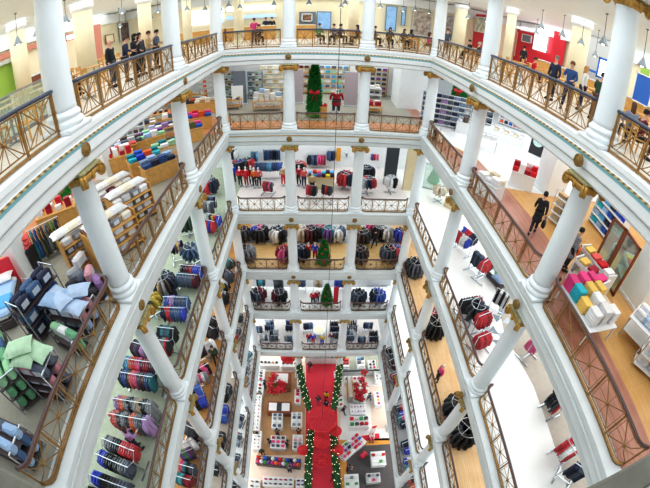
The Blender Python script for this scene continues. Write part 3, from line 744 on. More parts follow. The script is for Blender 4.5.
def local(o, x, y, z=0.):
    a = o.rotation_euler.z; l = o.location
    return (l.x + x * math.cos(a) - y * math.sin(a), l.y + x * math.sin(a) + y * math.cos(a), l.z + z)
def fill_shelf(o, sx, h, tiers, kind, cols, n, where, yoff=0., rz=0., scale=1., skip=(), rows=1, dy=.3, stack=1, sh=.075, top=True):
    """countable goods in rows on every shelf"""
    for k in range(tiers):
        if k in skip: continue
        names = ['lowest', 'second', 'third', 'fourth', 'fifth', 'sixth']
        tw = names[k] if tiers > 1 else 'only'
        for rr in range(rows):
            for i in range(n):
                x = (i + .5 - n / 2) * (sx - .1) / n
                for q in range(stack):
                    c = cols[k % len(cols)]; c = c[i % len(c)] if isinstance(c, (list, tuple)) else c
                    p = local(o, x, yoff + (rr - (rows - 1) / 2) * dy, shelf_z(h, tiers, k) + q * sh)
                    lbl = '%s %s, %s%s%s%s%s' % (c, IT[kind][2], ordn(i), '' if rows == 1 else (' in front' if rr == 0 else ' behind'), (', ' + ORD[q] + ' up') if stack > 1 else '', '' if tiers == 1 else ', %s shelf, ' % tw, where)
                    item(kind, c, p, o.rotation_euler.z + rz + random.uniform(-.05, .05), lbl, 'goods on ' + where, scale)
def heap(o, sx, sy, h, kind, cols, nx, ny, where, scale=1., stack=1, sh=.075, jit=.2):
    """goods laid out on a table top"""
    for i in range(nx):
        for j in range(ny):
            for q in range(stack if not isinstance(stack, (list, tuple)) else stack[(i + j) % len(stack)]):
                c = cols[(i * ny + j) % len(cols)]
                p = local(o, (i + .5 - nx / 2) * sx / nx, (j + .5 - ny / 2) * sy / ny, h + q * sh)
                lbl = '%s %s, %s by %s%s, on %s' % (c, IT[kind][2], ordn(i), ordn(j), (', %s up' % ORD[q]) if q else '', where)
                item(kind, c, p, o.rotation_euler.z + random.uniform(-jit, jit), lbl, 'goods on ' + where, scale)
# ------------------------------------------------------------------ trees, lamps, chairs
def foliage(n, fn, size, rnd):
    m = MB()
    for i in range(n):
        p, d = fn(rnd)
        d = Vector(d).normalized(); a = d.orthogonal().normalized(); a = Matrix.Rotation(rnd.uniform(0, 6.28), 3, d) @ a; b = d.cross(a)
        p = Vector(p); L = size * rnd.uniform(.7, 1.3); w = L * .28
        m.add([p - a * w, p + a * w, p + d * L + b * .2 * L], [(0, 1, 2)])
    return m
def xmas(h, r, n, seed, blunt=.55):
    rnd = random.Random(seed)
    def fn(q):
        t = q.random() ** .8; rad = r * (1 - t) ** blunt * q.uniform(.8, 1.02); a = q.uniform(0, 2 * PI)
        return (rad * math.cos(a), rad * math.sin(a), .12 + t * (h - .15)), (math.cos(a), math.sin(a), q.uniform(-.2, .7))
    m = foliage(n, fn, .16 if h > 2 else .12, rnd)
    m.lathe([(max(.02, r * .88 * (1 - t / 8) ** blunt), .1 + t / 8 * (h - .15)) for t in range(9)], 14)
    return m
def bow(s=1.):
    m = MB()
    for k in (-1, 1):
        m.ell([(.03, .05, 0), (.10, .06, .1), (.13, .06, .2), (.06, .05, .27)], 10, (0, 0, 0), 0, Matrix.Rotation(k * 1.25, 3, 'Y'))
        m.tube([(0, 0, 0), (k * .08, -.02, -.2), (k * .14, -.01, -.42)], .03, 5, flat=(.05, .015))
    m.ball((0, -.02, 0), .06, 8, 5)
    m.v = [(x * s, y * s, z * s) for x, y, z in m.v]
    return m
def tree(h, r, loc, label, seed, bowz=None, baubles=0, n=1500, blunt=.55, face=-PI / 2, orn='red', rb=.05, lf='leaf'):
    o = empty('christmas_tree', loc)
    xmas(h, r, n, seed, blunt).obj('foliage', M[lf], o)
    MB().lathe([(.03, 0), (.03, .14)], 8).lathe([(r * .5, 0), (r * .5, .05), (.05, .07)], 14).obj('stand', M['black'], o)
    if bowz:
        b = bow(1.3).obj('ribbon_bow', M['red'], o, True); rr = r * (1 - bowz / h) ** blunt * 1.05
        b.location = (rr * math.cos(face), rr * math.sin(face), bowz); b.rotation_euler = (0, 0, face + PI / 2)
    rnd = random.Random(seed + 1); ball = MB().ball((0, 0, 0), rb, 8, 6).mesh('bauble', [M['gloss']], True)
    for i in range(baubles):
        t = (i + .5) / baubles * .85 + .03; a = i * 2.4; rr = r * (1 - t) ** blunt * .98
        mkobj('bauble', ball, o, (rr * math.cos(a), rr * math.sin(a), .12 + t * (h - .15)), 0, C_[orn])
    return tag(o, label, 'christmas tree')
def lamp_proto():
    o = empty('pendant_lamp')
    MB().lathe([(.035, .30), (.05, .28), (.06, .25), (.11, .14), (.19, .0), (.2, -.02), (.185, -.02), (.10, .12), (.03, .24)], 20).obj('lamp_shade', M['lamp'], o, True)
    MB().ball((0, 0, .03), (.07, .07, .08), 10, 6).obj('bulb', M['bulb'], o, True)
    return o
def cafe_chair():
    o = empty('cafe_chair')
    MB().rbox((0, 0, .45), (.42, .42, .04), .015).obj('seat', M['honey'], o)
    b = MB().rbox((0, .2, .80), (.40, .03, .20), .012)
    b.obj('backrest', M['honey'], o)
    for s in (-1, 1):
        MB().box((s * .18, -.18, .22), (.035, .035, .44)).obj('leg', M['honey'], o); MB().box((s * .18, .195, .45), (.035, .035, .9)).obj('leg', M['honey'], o)
    MB().box((0, .2, .58), (.36, .02, .04)).obj('back_slat', M['honey'], o)
    return o
def cafe_table():
    o = empty('cafe_table')
    MB().rbox((0, 0, .74), (.75, .75, .035), .012).obj('table_top', M['oak'], o)
    MB().lathe([(.035, .03), (.035, .72)], 8).obj('pedestal', M['steel'], o)
    MB().box((0, 0, .02), (.55, .06, .035)).box((0, 0, .02), (.06, .55, .035)).obj('foot', M['steel'], o)
    return o
# ------------------------------------------------------------------ top level: food court
def panel(kind, label, cat, a, b, plane, m, th=.06, frame=None, grp=None, fw=.06):
    """a flat board whose two opposite corners the photo shows, standing on the plane ('x'|'y', value)"""
    f = atx if plane[0] == 'x' else aty
    p, q = f(*a, plane[1]), f(*b, plane[1])
    z0, z1 = sorted((p.z, q.z))
    if plane[0] == 'x':
        w0, w1 = sorted((p.y, q.y)); c = (plane[1], (w0 + w1) / 2, (z0 + z1) / 2); d = (th, w1 - w0, z1 - z0); s = -1 if plane[1] > 0 else 1
    else:
        w0, w1 = sorted((p.x, q.x)); c = ((w0 + w1) / 2, plane[1], (z0 + z1) / 2); d = (w1 - w0, th, z1 - z0); s = -1
    m = M[m] if isinstance(m, str) else m
    if frame:
        o = empty(kind, c)
        MB().box((0, 0, 0), d).obj('panel', m, o)
        h = MB()
        for k in (-1, 1):
            if plane[0] == 'x':
                h.box((s * .02, k * d[1] / 2, 0), (th + .05, fw, d[2] + fw)).box((s * .02, 0, k * d[2] / 2), (th + .05, d[1] + fw, fw))
            else:
                h.box((k * d[0] / 2, s * .02, 0), (fw, th + .05, d[2] + fw)).box((0, s * .02, k * d[2] / 2), (d[0] + fw, th + .05, fw))
        h.obj('frame', M[frame], o)
    else:
        o = MB().rbox((0, 0, 0), d, .01).obj(kind, m, None, False, c)
    return tag(o, label, cat, grp)
zc7 = 3.9
for nm, c, d, m in (('wall_far', (0, 29.6, 1.95), (36, .15, 3.88), 'cream'), ('wall_left', (-17.2, 11, 1.95), (.15, 37, 3.88), 'cream'), ('wall_right', (17.2, 11, 1.95), (.15, 37, 3.88), 'cream')):
    struct(MB().box(c, d).obj(nm, M[m]))
# white band where walls meet the ceiling
struct(MB().box((0, 29.4, 3.55), (34, .2, .7)).obj('trim_40', M['white'])); struct(MB().box((-17, 11, 3.5), (.25, 36, .8)).obj('trim_41', M['white'])); struct(MB().box((17, 11, 3.5), (.25, 36, .8)).obj('trim_42', M['white']))
# cream pillars behind the rails
for (u, v, pl, val, r, w) in ((87, 60, 'x', -11.4, .5, 'left side behind the seated group'), (25, 90, 'x', -13.4, .42, 'left side beside the lime stall'), (146, 35, 'x', -10.6, .42, 'left side behind the people at the rail'), (188, 38, 'y', 24.5, .32, 'far left by the blue-lit counter'), (239, 30, 'y', 25.5, .36, 'in front of the blue-lit counter'),
                              (353, 28, 'y', 26, .36, 'far side, middle bay'), (575, 70, 'x', 11.3, .48, 'right side between the red and blue stalls'), (506, 60, 'x', 10.8, .3, 'right side by the red stall'), (459, 35, 'y', 26.5, .5, 'far right by the red wall')):
    p = atx(u, v, val) if pl == 'x' else aty(u, v, val)
    o = empty('pillar', (p.x, p.y, .02))
    MB().lathe([(r, .25), (r, 3.55)], 20).obj('shaft', M['cream'], o, True); MB().lathe([(r + .06, 0), (r + .06, .22), (r, .26)], 20).obj('base', M['cream'], o)
    MB().lathe([(r, 3.5), (r + .1, 3.62), (r + .1, 3.86)], 20).obj('capital', M['white'], o)
    tag(o, 'cream round food-court pillar, ' + w, 'pillar', None, 'thing')
# stalls, far side
Y = 29.3
panel('menu_sign', 'long pale blue lit sign band over the far left food counter', 'sign', (226, 20), (276, 13.5), ('y', Y), 'litblue')
panel('menu_sign', 'bright white lit menu board above the pale blue band', 'sign', (226, 12.5), (276, 4), ('y', Y), 'litwhite', frame='grey')
panel('menu_sign', 'white lit menu board between far left pillars', 'sign', (190, 26), (222, 8), ('y', Y), 'litwhite', frame='litblue')
panel('notice_board', 'blue-grey wall board behind the photo print, far side', 'board', (299, 28), (316, 12), ('y', Y), 'bluegrey')
panel('picture', 'brown photo print in a white frame on the blue-grey board', 'picture', (302, 21), (312, 14), ('y', Y - .1), 'tvpic', frame='white', fw=.08)
panel('poster', 'glowing blue poster panel beside the blue-grey board', 'poster', (317, 29), (331, 12), ('y', Y), 'sky', frame='bluegrey')
panel('poster', 'tall blue poster by the middle right column, far side', 'poster', (385, 30), (397, 7), ('y', Y), 'sky', frame='bluegrey')
panel('poster', 'narrow blue poster next to the tall one, far side', 'poster', (401, 25), (406, 7), ('y', Y), 'sky', frame='bluegrey')
panel('notice_board', 'pale board pinned with clippings, far right wall', 'board', (412, 34), (432, 12), ('y', Y), mat('clippings', 'b5aaa0', .6, noise=.6, scale=3), frame='grey')
panel('notice_board', 'second clippings board behind the far right corner column', 'board', (443, 36), (457, 17), ('y', Y), mat('clippings_two', 'a9a3a5', .6, noise=.6, scale=3), frame='grey')
for (u0, u1, v, w) in ((181, 226, 35, 'far left corner'), (227, 276, 34, 'under the pale blue sign'), (296, 316, 30, 'under the blue-grey board')):
    a, b = aty(u0, v, 27.6), aty(u1, v, 27.6)
    o = counter(b.x - a.x, .8, 1.1, 'oak', 'cream'); o.location = ((a.x + b.x) / 2, 27.6, .02)
    tag(o, 'oak fronted food counter, ' + w, 'counter')
# right side
X = 16.9
panel('wall_panel', 'tall red wall panel, far right of the food court', 'panel', (471, 56), (488, 15), ('x', 12.6), 'red', th=.12)
panel('picture', 'pale food photo on the tall red panel', 'picture', (475, 31), (487, 18), ('x', 12.5), mat('food_photo', 'd9d8c0', .5, noise=.5, scale=2.5), frame='white')
panel('wall_panel', 'cream strip between red panels of the right stall', 'panel', (514, 56), (518, 32), ('x', X - .15), 'cream')
panel('wall_panel', 'red back wall of the stall with the white menu', 'panel', (507, 58), (566, 41), ('x', X), 'red')
panel('menu_sign', 'white lit menu board on the red stall', 'sign', (533, 49), (549, 37), ('x', X - .3), 'litwhite', frame='grey')
panel('menu_sign', 'long white lit fascia above the red stall', 'sign', (506, 26), (562, 36), ('x', X - .2), 'litwhite')
panel('menu_sign', 'dark lettering strip left of the white menu on the red stall', 'sign', (522, 41), (532, 36), ('x', X - .3), 'bluegrey', frame='white')
panel('wall_panel', 'bright pink-red post of the red stall', 'panel', (552, 62), (559, 32), ('x', X - 1), 'red', th=.5)
panel('menu_sign', 'white lit menu board with dark blue frame, right side', 'sign', (597, 76), (611, 62), ('x', 15.5), 'litwhite', frame='blue', fw=.14)
panel('menu_sign', 'long dark blue ledge under the white menus, right side', 'sign', (577, 64), (612, 80.5), ('x', 16.2), 'blue')
panel('wall_panel', 'pale tiled back wall of the blue-framed stall', 'panel', (577, 104), (618, 42), ('x', X - .05), 'grey')
panel('menu_sign', 'yellow and green sign above the blue screen, right edge', 'sign', (638, 84), (650, 70), ('x', 13.6), 'lime')
panel('menu_sign', 'large royal blue sign, right edge of the food court', 'sign', (632, 99), (655, 80), ('x', 13.4), 'blue', frame='white')
for y0, y1, w in ((17.5, 22, 'red stall'), (11.5, 16.5, 'blue-framed stall'), (6, 10.5, 'royal blue sign')):
    o = counter(.9, y1 - y0, 1.1, 'oak', 'grey'); o.location = (14.6, (y0 + y1) / 2, .02); tag(o, 'oak serving counter in front of the ' + w, 'counter')
# left side
panel('wall_panel', 'lime green stall wall, left edge of the food court', 'panel', (-8, 104), (21, 57), ('x', -14.2), 'lime', th=.3)
panel('wall_panel', 'grey ledge over the lime green stall wall', 'panel', (-8, 66), (22, 58), ('x', -14.0), 'grey', th=.4)
panel('sign', 'salmon fascia band along the left food stalls', 'sign', (-8, 64), (72, 33), ('x', -16.9), 'salmon')
panel('menu_sign', 'round-cornered white lit sign, left behind the near column', 'sign', (66, 41), (76, 33), ('x', -16.6), 'litwhite', frame='salmon')
panel('wall_panel', 'tall salmon wall panel beside the cream pillar', 'panel', (90, 62), (100, 24), ('x', -14.5), 'salmon')
panel('picture', 'small framed sketch on the left cream wall', 'picture', (106, 44), (113, 34), ('x', -16.9), 'cream', frame='walnut')
panel('notice_board', 'dark clippings board on the left wall behind the group', 'board', (121, 42), (128, 22), ('x', -16.9), mat('clippings_three', '6a5a5a', .6, noise=.6, scale=3), frame='grey')
for y0, y1, w in ((9, 12.5, 'salmon'), (14, 17.5, 'far left')):
    o = counter(.9, y1 - y0, 1.1, 'walnut', 'grey'); o.location = (-15.2, (y0 + y1) / 2, .02); tag(o, 'brown serving counter under the %s stall band' % w, 'counter')
o = empty('glass_screen', (-8.6, 6.8, .02)); MB().box((0, 0, .62), (.02, 5.6, 1.1)).obj('pane', M['glass'], o); MB().box((0, 0, 1.18), (.05, 5.6, .04)).box((0, 0, .05), (.06, 5.6, .08)).obj('frame', M['steel'], o)
tag(o, 'low green glass screen behind the rail, left side', 'glass screen')
# people at the rail and tables
PPOS, SEATS = [], []
def pp(u, v, plane, val, pose, rz, top, legs, hair, label, z=0.02, **k):
    p = atx(u, v, val) if plane == 'x' else aty(u, v, val)
    PPOS.append((p.x, p.y))
    if pose == 'sit': SEATS.append((p.x, p.y, rz, label))
    return person(pose, (p.x, p.y, z), rz, top, legs, hair, label, **k)
E_ = PI / 2      # facing +x
pp(110, 53, 'x', -7.7, 'stand', E_, 'black', 'charcoal', '8a5a40', 'man in a black jacket standing behind the left food-court rail', bald=True)
pp(124, 50, 'x', -7.6, 'reach', E_ + .3, 'navy', 'charcoal', '4a382c', 'person in a navy vest over yellow sleeves at the left rail')
pp(134, 49, 'x', -7.5, 'phone', E_, 'black', 'black', '1c1a1c', 'black-haired woman in black at the left rail', long=True)
pp(140, 47, 'x', -7.5, 'stand', E_ - .3, 'charcoal', 'black', '3a2620', 'brown-haired woman in charcoal beside the black-haired one', long=True)
pp(148, 45, 'x', -7.6, 'phone', E_ + .2, 'tan', 'grey', '5a3b28', 'person in a tan coat raising a phone at the left rail')
pp(155, 45, 'x', -7.5, 'reach', E_, 'slate', 'black', '2a2420', 'person in grey-blue leaning over the rail beside the tan coat')
pp(72, 105, 'x', -9.6, 'sit', E_, 'charcoal', 'black', '2a2420', 'person in charcoal seated behind the glass screen')
pp(254, 30, 'y', 22.6, 'reach', PI, 'pink', 'navy', '5a3b28', 'person in a hot pink top at the far counter side')
pp(259, 33, 'y', 22.5, 'sit', .4, 'black', 'black', '2a2420', 'person in black seated beside the hot pink top')
pp(237, 22, 'y', 28.6, 'stand', 0, 'white', 'black', '2a2420', 'counter worker in white, leftmost behind the blue-lit counter')
pp(266, 22, 'y', 28.6, 'reach', 0, 'navy', 'black', '2a2420', 'counter worker in navy under the pale blue sign')
pp(272, 22, 'y', 28.5, 'stand', .3, 'black', 'black', '2a2420', 'counter worker in black, rightmost under the pale blue sign')
for u, d, top, lab, rz in ((319, 22.9, 'green', 'person in green seated by the far rail, middle bay', .5), (334, 22.7, 'slate', 'person in slate seated by the hanging wire, far rail', -.3), (340, 23.1, 'navy', 'person in navy seated beside the one in slate, far rail', .8), (358, 22.8, 'maroon', 'person in maroon seated by the right middle column', -1.2),
                           (374, 22.9, 'brown', 'person in brown seated just right of the middle column', 1.2), (390, 23, 'black', 'tall person in black seated under the blue poster', 0), (404, 23.2, 'charcoal', 'person in charcoal seated under the narrow blue poster', .4), (411, 23.6, 'black', 'person in black seated in the right far bay', 2.4), (429, 22.6, 'pink', 'person in pink seated by the far right corner column', 1.4)):
    pp(u, 33, 'y', d, 'sit', rz, top, 'black', random.choice(['2a2420', '4a382c', '1c1a1c']), lab, long=random.random() < .5)
pp(447, 38, 'y', 23.5, 'stand', -.4, 'slate', 'charcoal', '2a2420', 'person in slate standing by the far right corner column')
pp(470, 48, 'x', 8.6, 'sit', -E_, 'black', 'black', '2a2420', 'person in black seated by the right rail, farthest bay')
pp(478, 50, 'x', 8.6, 'sit', E_, 'charcoal', 'black', 'b9b4ae', 'grey-haired person seated by the right rail, farthest bay')
pp(523, 58, 'x', 12.6, 'walk', 2.5, 'black', 'black', '1c1a1c', 'person in black walking toward the red stall')
pp(533, 70, 'x', 10.4, 'sit', 1.3, 'red', 'navy', '4a382c', 'person in red seated in front of the red stall')
pp(555, 70, 'x', 7.9, 'stand', -1.2, 'navy', 'black', '8d8076', 'man in a navy coat standing at the right rail')
pp(570, 82, 'x', 7.6, 'reach', -.9, 'denim blue', 'navy', '7a5238', 'person in a blue padded jacket leaning on the right rail')
pp(584, 84, 'x', 9.0, 'stand', .6, 'white', 'navy', 'c79b63', 'blonde woman in a white blouse by the right rail', long=True)
pp(599, 88, 'x', 8.6, 'reach', 1.8, 'dark green', 'brown', '2a2420', 'person in dark green by the near right column')
pp(608, 108, 'x', 8.0, 'sit', .2, 'slate', 'black', '4a382c', 'person in slate seated beside the near right column')
pp(613, 104, 'x', 9.2, 'stand', .8, 'black', 'black', '2a2420', 'person in black standing behind the seated slate one')
pp(631, 121, 'x', 7.9, 'sit', 2.6, 'steel blue', 'black', '6a4a34', 'person in steel blue seated at the right edge', long=True)
pp(641, 128, 'x', 7.7, 'sit', 1.2, 'maroon', 'black', '2a2420', 'person in maroon seated at the extreme right edge')

# tables and chairs
ct, cc = cafe_table(), cafe_chair()
def cafe(x, y, ax, w):
    if any(math.hypot(x - a, y - b) < 1.0 for a, b in PPOS): return
    t = dup(ct, (x, y, .02), 0); tag(t, 'square oak cafe table, ' + w, 'table', 'cafe tables')
    for s, q in ((1, 'wall side'), (-1, 'well side')):
        if ax == 'x': loc, rz = (x + s * .62 * (1 if x > 0 else -1), y + random.uniform(-.1, .1), .02), (-PI / 2 if (s > 0) == (x > 0) else PI / 2)
        else: loc, rz = (x + random.uniform(-.1, .1), y + s * .62, .02), (0 if s > 0 else PI)
        if any(math.hypot(loc[0] - a, loc[1] - b) < .7 for a, b in PPOS): continue
        c = dup(cc, loc, rz + random.uniform(-.2, .2)); tag(c, 'honey cafe chair, %s of table %s' % (q, w), 'chair', 'cafe chairs')
for side, sx in (('left', -1), ('right', 1)):
    for r, dx in (('inner line', 8.0), ('middle line', 10.2), ('outer line', 12.4)):
        for i in range(10):
            y = 2.6 + i * 1.85
            if any(abs(sx * dx - o.location.x) < .9 and abs(y - o.location.y) < .9 for o in COL.objects if o.name.startswith('pillar')): continue
            cafe(sx * dx, y, 'x', '%s along the %s, %s side' % (ordn(i), r, side))
for i in range(6):
    x = -5.4 + i * 2.15; cafe(x, 22.2, 'y', '%s from the left, far side by the rail' % ordn(i))
    if i not in (1, 2, 4): cafe(x + .6, 24.8, 'y', '%s from the left, far side second line' % ordn(i))
for x, y, rz, lab in SEATS:
    c = dup(cc, (x, y, .02), rz); tag(c, 'honey cafe chair under the ' + ' '.join(lab.split()[:9]), 'chair', 'cafe chairs')
drop(ct); drop(cc)
# pendant lamps
lp = lamp_proto()
LAMPS = [(18, 44, -11), (37, 35, -12), (66, 22, -10), (40, 42, -14.5), (78, 28, -12.5), (120, 27, -14), (122, 13, -10), (139, 15, -11), (151, 18, -13), (158, 12, -10), (187, 10, 23.4), (205, 10, 24), (229, 6, 23), (240, 8, 25), (220, 10, 27), (274, 5, 23), (309, 4, 22.5), (341, 7, 26), (345, 4, 22.8), (373, 9, 25), (380, 7, 24), (403, 11, 25), (415, 10, 22.6), (429, 13, 27),
         (457, 19, 12), (468, 18, 9.5), (486, 21, 12), (536, 33, 13.5), (541, 28, 10), (562, 36, 10.5), (581, 44, 11), (603, 44, 8.6), (595, 56, 13), (642, 66, 9.5)]
for i, (u, v, d) in enumerate(LAMPS):
    side = 'left' if u < 170 else 'far' if u < 440 else 'right'
    p = aty(u, v, d) if side == 'far' else atx(u, v, d)
    z = min(max(p.z, 2.15), 3.0)
    c = dup(lp, (p.x, p.y, z), 0)
    MB().tube([(0, 0, .29), (0, 0, zc7 - z)], .012, 5).obj('cord', M['black'], c); MB().lathe([(.06, zc7 - z - .03), (.06, zc7 - z)], 10).obj('ceiling_rose', M['black'], c)
    k = [q for q in LAMPS if ('left' if q[0] < 170 else 'far' if q[0] < 440 else 'right') == side].index((u, v, d))
    tag(c, 'grey cone pendant lamp on a thin cord, %s from the left on the %s side' % (ordn(k), side), 'lamp', 'food court pendant lamps')
drop(lp)
# ------------------------------------------------------------------ second level: bedding, towels, housewares
z6 = Z[6] + .025
def place(o, uv, L=6, rz=0., dz=.025):
    p = at(*uv, Z[L] + dz); o.location = (p.x, p.y, Z[L] + dz); o.rotation_euler = (0, 0, rz); return o
def boxcol(uv, sx, sy, label, m='white', L=6, rz=0., h=None):
    h = h or Z[L + 1] - Z[L] - 1.0
    o = MB().rbox((0, 0, h / 2), (sx, sy, h), .02).box((0, 0, .06), (sx + .06, sy + .06, .12)).obj('pillar', M[m]); place(o, uv, L, rz)
    return tag(o, label, 'pillar', None, 'thing')
# far wall shelving
struct(MB().box((-3.5, 30.3, Z[6] + 1.95), (33, .15, 3.9)).obj('wall_far', M['white']))
cub = [('cream cubby shelves behind the white boxes', (277, 92), 2.6, 'cream', 'cream', ['white', 'cream', 'tan', 'beige']), ('honey cubby shelves left of the tall tree', (301, 95), 1.4, 'honey', 'honey', ['tan', 'brown', 'cream', 'maroon']),
       ('honey cubby shelves behind the red coat', (333, 94), 2.6, 'honey', 'honey', ['turquoise', 'sky blue', 'mint', 'slate', 'white', 'steel blue']), ('honey cubby shelves with grey linens, right of the mauve panel', (374, 92), 1.6, 'honey', 'honey', ['slate', 'purple', 'charcoal', 'navy'])]
for w, uv, sx, fr, bd, cols in cub:
    p = at(*uv, Z[6]); o = shelving(sx, .45, 2.6, 6, side=fr, board=bd, back='white'); o.location = (p.x, 29.9, z6)
    tag(o, w, 'shelving unit'); n = max(3, int(sx / .5))
    for k in range(6):
        for i in range(n):
            c = cols[(i * 2 + k) % len(cols)]
            item('linen', c, local(o, (i + .5 - n / 2) * (sx - .1) / n, -.02, shelf_z(2.6, 6, k)), 0, '%s folded linen, %s on %s shelf, %s' % (c, ordn(i), 'lowest second third fourth fifth top'.split()[k], w.replace(' with grey linens, right of', ' by').replace('shelves ', '')), 'towels on the ' + w, (.9, 1, 2.4))
for uv, w, wd, m in (((241, 104), 'blue-grey display partition near the far left corner', .95, 'bluegrey'), ((298, 103), 'mauve display partition left of the tall tree', .75, 'mauve'), ((350, 106), 'mauve display partition right of the red coat', 1.0, 'mauve')):
    o = empty('partition'); MB().rbox((0, 0, 1.35), (wd, .14, 2.6), .01).obj('panel', M[m], o); MB().box((0, 0, .04), (wd + .1, .4, .08)).obj('base', M['grey'], o); place(o, uv); tag(o, w, 'partition')
for uv, w, sx in (((256, 98), 'dark framed glassware cabinet behind the blue-grey partition', 1.2), ((229, 97), 'dark framed glassware cabinet at the far left corner', 1.0)):
    o = shelving(sx, .45, 2.3, 5, side='bluegrey', board='grey', back='glassw'); place(o, uv); tag(o, w, 'cabinet')
    for k in range(5):
        for i in range(4): item('pot', ('maroon', 'white', 'slate', 'pale grey')[(k + i) % 4], local(o, (i - 1.5) * .26, 0, shelf_z(2.3, 5, k)), 0, '%s pot, %s along shelf %s of the %s' % (('maroon', 'white', 'slate', 'pale grey')[(k + i) % 4], ordn(i), 'one two three four five'.split()[k], w.replace('dark framed ', '')), 'pots in the ' + w, .9)
o = table(2.1, .9, .78, 'oak', 'oak', True); place(o, (268, 110)); tag(o, 'oak display table of white boxes, far left bay', 'table')
heap(o, 2.0, .8, .78, 'box', ['white', 'white', 'cream', 'pale blue', 'white', 'tan'], 5, 2, 'the oak box table, far left bay', 1., [1, 2, 3, 2], .265, .1)
for i in range(4): item('box', 'white', local(o, -.75 + i * .5, 0, .78 * .35 + .02), 0, 'white gift box, %s along the lower shelf of the oak box table' % ordn(i), 'boxes under the oak table', (1, 1, .7))
o = table(1.6, .8, .75, 'oak', 'oak', True); place(o, (231, 109)); tag(o, 'oak display table by the far left corner column', 'table')
heap(o, 1.5, .7, .75, 'pot', ['charcoal', 'white', 'cream', 'slate', 'tan'], 5, 2, 'the oak table by the far left corner')
o = empty('display_board'); MB().rbox((0, 0, .85), (.9, .06, 1.5), .01, 0, 0, Matrix.Rotation(-.18, 3, 'X')).obj('panel', M['white'], o); MB().box((0, .15, .04), (.9, .5, .06)).obj('base', M['grey'], o); place(o, (238, 106)); tag(o, 'leaning white display board in front of the blue-grey partition', 'display board')
tree(3.6, .48, tuple(at(314, 117, Z[6])), 'tall narrow christmas tree with a red ribbon bow, far middle bay', 3, bowz=1.75, n=3200, blunt=.38)
o = counter(.55, .55, .8, 'honey', 'honey', 'display_stand'); place(o, (323, 117)); tag(o, 'honey wood display stand between the tall tree and the red coat', 'display stand')
heap(o, .5, .5, .82, 'hat', ['crimson', 'white', 'red'], 2, 2, 'the honey stand beside the tall tree')
mannequin(6, (336, 113), 0, 'crimson', 'charcoal', 'mannequin in a long dark red robe beside the tall tree', 'coat').scale = (1.7, 1.7, 1.0)
o = table(1.2, .9, .55, 'honey', 'honey', True); place(o, (373, 112)); tag(o, 'low honey table of red boxes, far right bay', 'table')
heap(o, 1.1, .8, .56, 'box', ['crimson', 'red', 'crimson', 'white'], 2, 2, 'the low honey table, far right bay', 1.1)
o = table(1.1, .9, .9, 'white', 'white', True); place(o, (374, 98)); tag(o, 'white display table behind the red boxes', 'table')
heap(o, 1., .8, .9, 'pillow', ['white', 'lilac', 'white', 'cream'], 2, 2, 'the white table behind the red boxes', .7, [2, 1], .14)
# cream double door, white block
p = at(388, 94, Z[6])
dr = empty('door_1', (p.x, p.y, z6)); struct(dr, 'cream double door at the far right')
MB().box((-.5, 0, 1.3), (.96, .08, 2.5)).obj('door_leaf', M['cream'], dr); MB().box((.5, 0, 1.3), (.96, .08, 2.5)).obj('door_leaf', M['cream'], dr)
m = MB().box((-1.03, 0, 1.33), (.1, .14, 2.66)).box((1.03, 0, 1.33), (.1, .14, 2.66)).box((0, 0, 2.62), (2.16, .14, .12)); m.obj('door_frame', M['white'], dr)
for s in (-1, 1): MB().ball((s * .08, -.07, 1.1), .04, 8, 6).obj('handle', M['gold'], dr)
a, b = at(397, 108, Z[6]), at(416, 114, Z[6])
struct(MB().box(((a.x + b.x) / 2 + .6, a.y + 1.2, Z[6] + 1.95), (b.x - a.x + 1.2, 2.6, 3.9)).obj('wall_far', M['white'])); struct(MB().box((p.x + .2, p.y + .25, Z[6] + 1.95), (4.2, .2, 3.9)).obj('wall_far', M['cream']))
# far right housewares
w = 'blue linen shelves, far right behind the corner column'
o = shelving(3.4, .5, 2.3, 6, side='white', board='white', back='white'); p = at(438, 126, Z[6]); o.location = (p.x + .4, p.y, z6); o.rotation_euler = (0, 0, -.35); tag(o, 'long white wall shelves of blue linens, far right corner', 'shelving unit')
fill_shelf(o, 3.4, 2.3, 6, 'linen', [['slate', 'steel blue', 'charcoal', 'lilac', 'slate', 'navy', 'steel blue', 'grey'], ['steel blue', 'grey', 'navy', 'slate', 'charcoal', 'steel blue', 'slate', 'pale grey']], 8, 'the blue linen wall shelves', 0, 0, (.95, 1, 2.6))
o = tree(2.9, .72, tuple(at(456, 113, Z[6])), 'broad christmas tree with a red bow, far right beyond the corner column', 5, bowz=1.9, n=2600, blunt=.35, face=-2.2)
o = shelving(1.8, .5, 2.0, 4, side='white', board='white', back='bluegrey'); place(o, (480, 123), 6, -.5); tag(o, 'white shelves of dark pans right of the broad tree', 'shelving unit')
fill_shelf(o, 1.8, 2.0, 4, 'pot', [['charcoal', 'brown', 'black', 'grey', 'black']], 5, 'the dark pan shelves', 0, 0, 1.2)
for uv, rz, w, cols in (((458, 127), -.5, 'white plinth of dark cookware, nearer the broad tree', ['black', 'brown', 'white', 'charcoal', 'tan', 'grey']), ((466, 133), -.5, 'white plinth of cookware beside the corner column', ['white', 'pale grey', 'brown', 'black', 'white', 'cream']), ((449, 121), -.4, 'white plinth of pans in front of the blue linens', ['brown', 'charcoal', 'maroon', 'cream', 'white', 'black'])):
    o = counter(1.5, .8, .75, 'white', 'white', 'plinth'); place(o, uv, 6, rz); tag(o, w, 'plinth'); heap(o, 1.4, .7, .76, 'pot', cols, 4, 2, 'the ' + w.replace('white plinth of ', '').split(',')[0] + ' plinth', 1.15, [1, 2], .13)
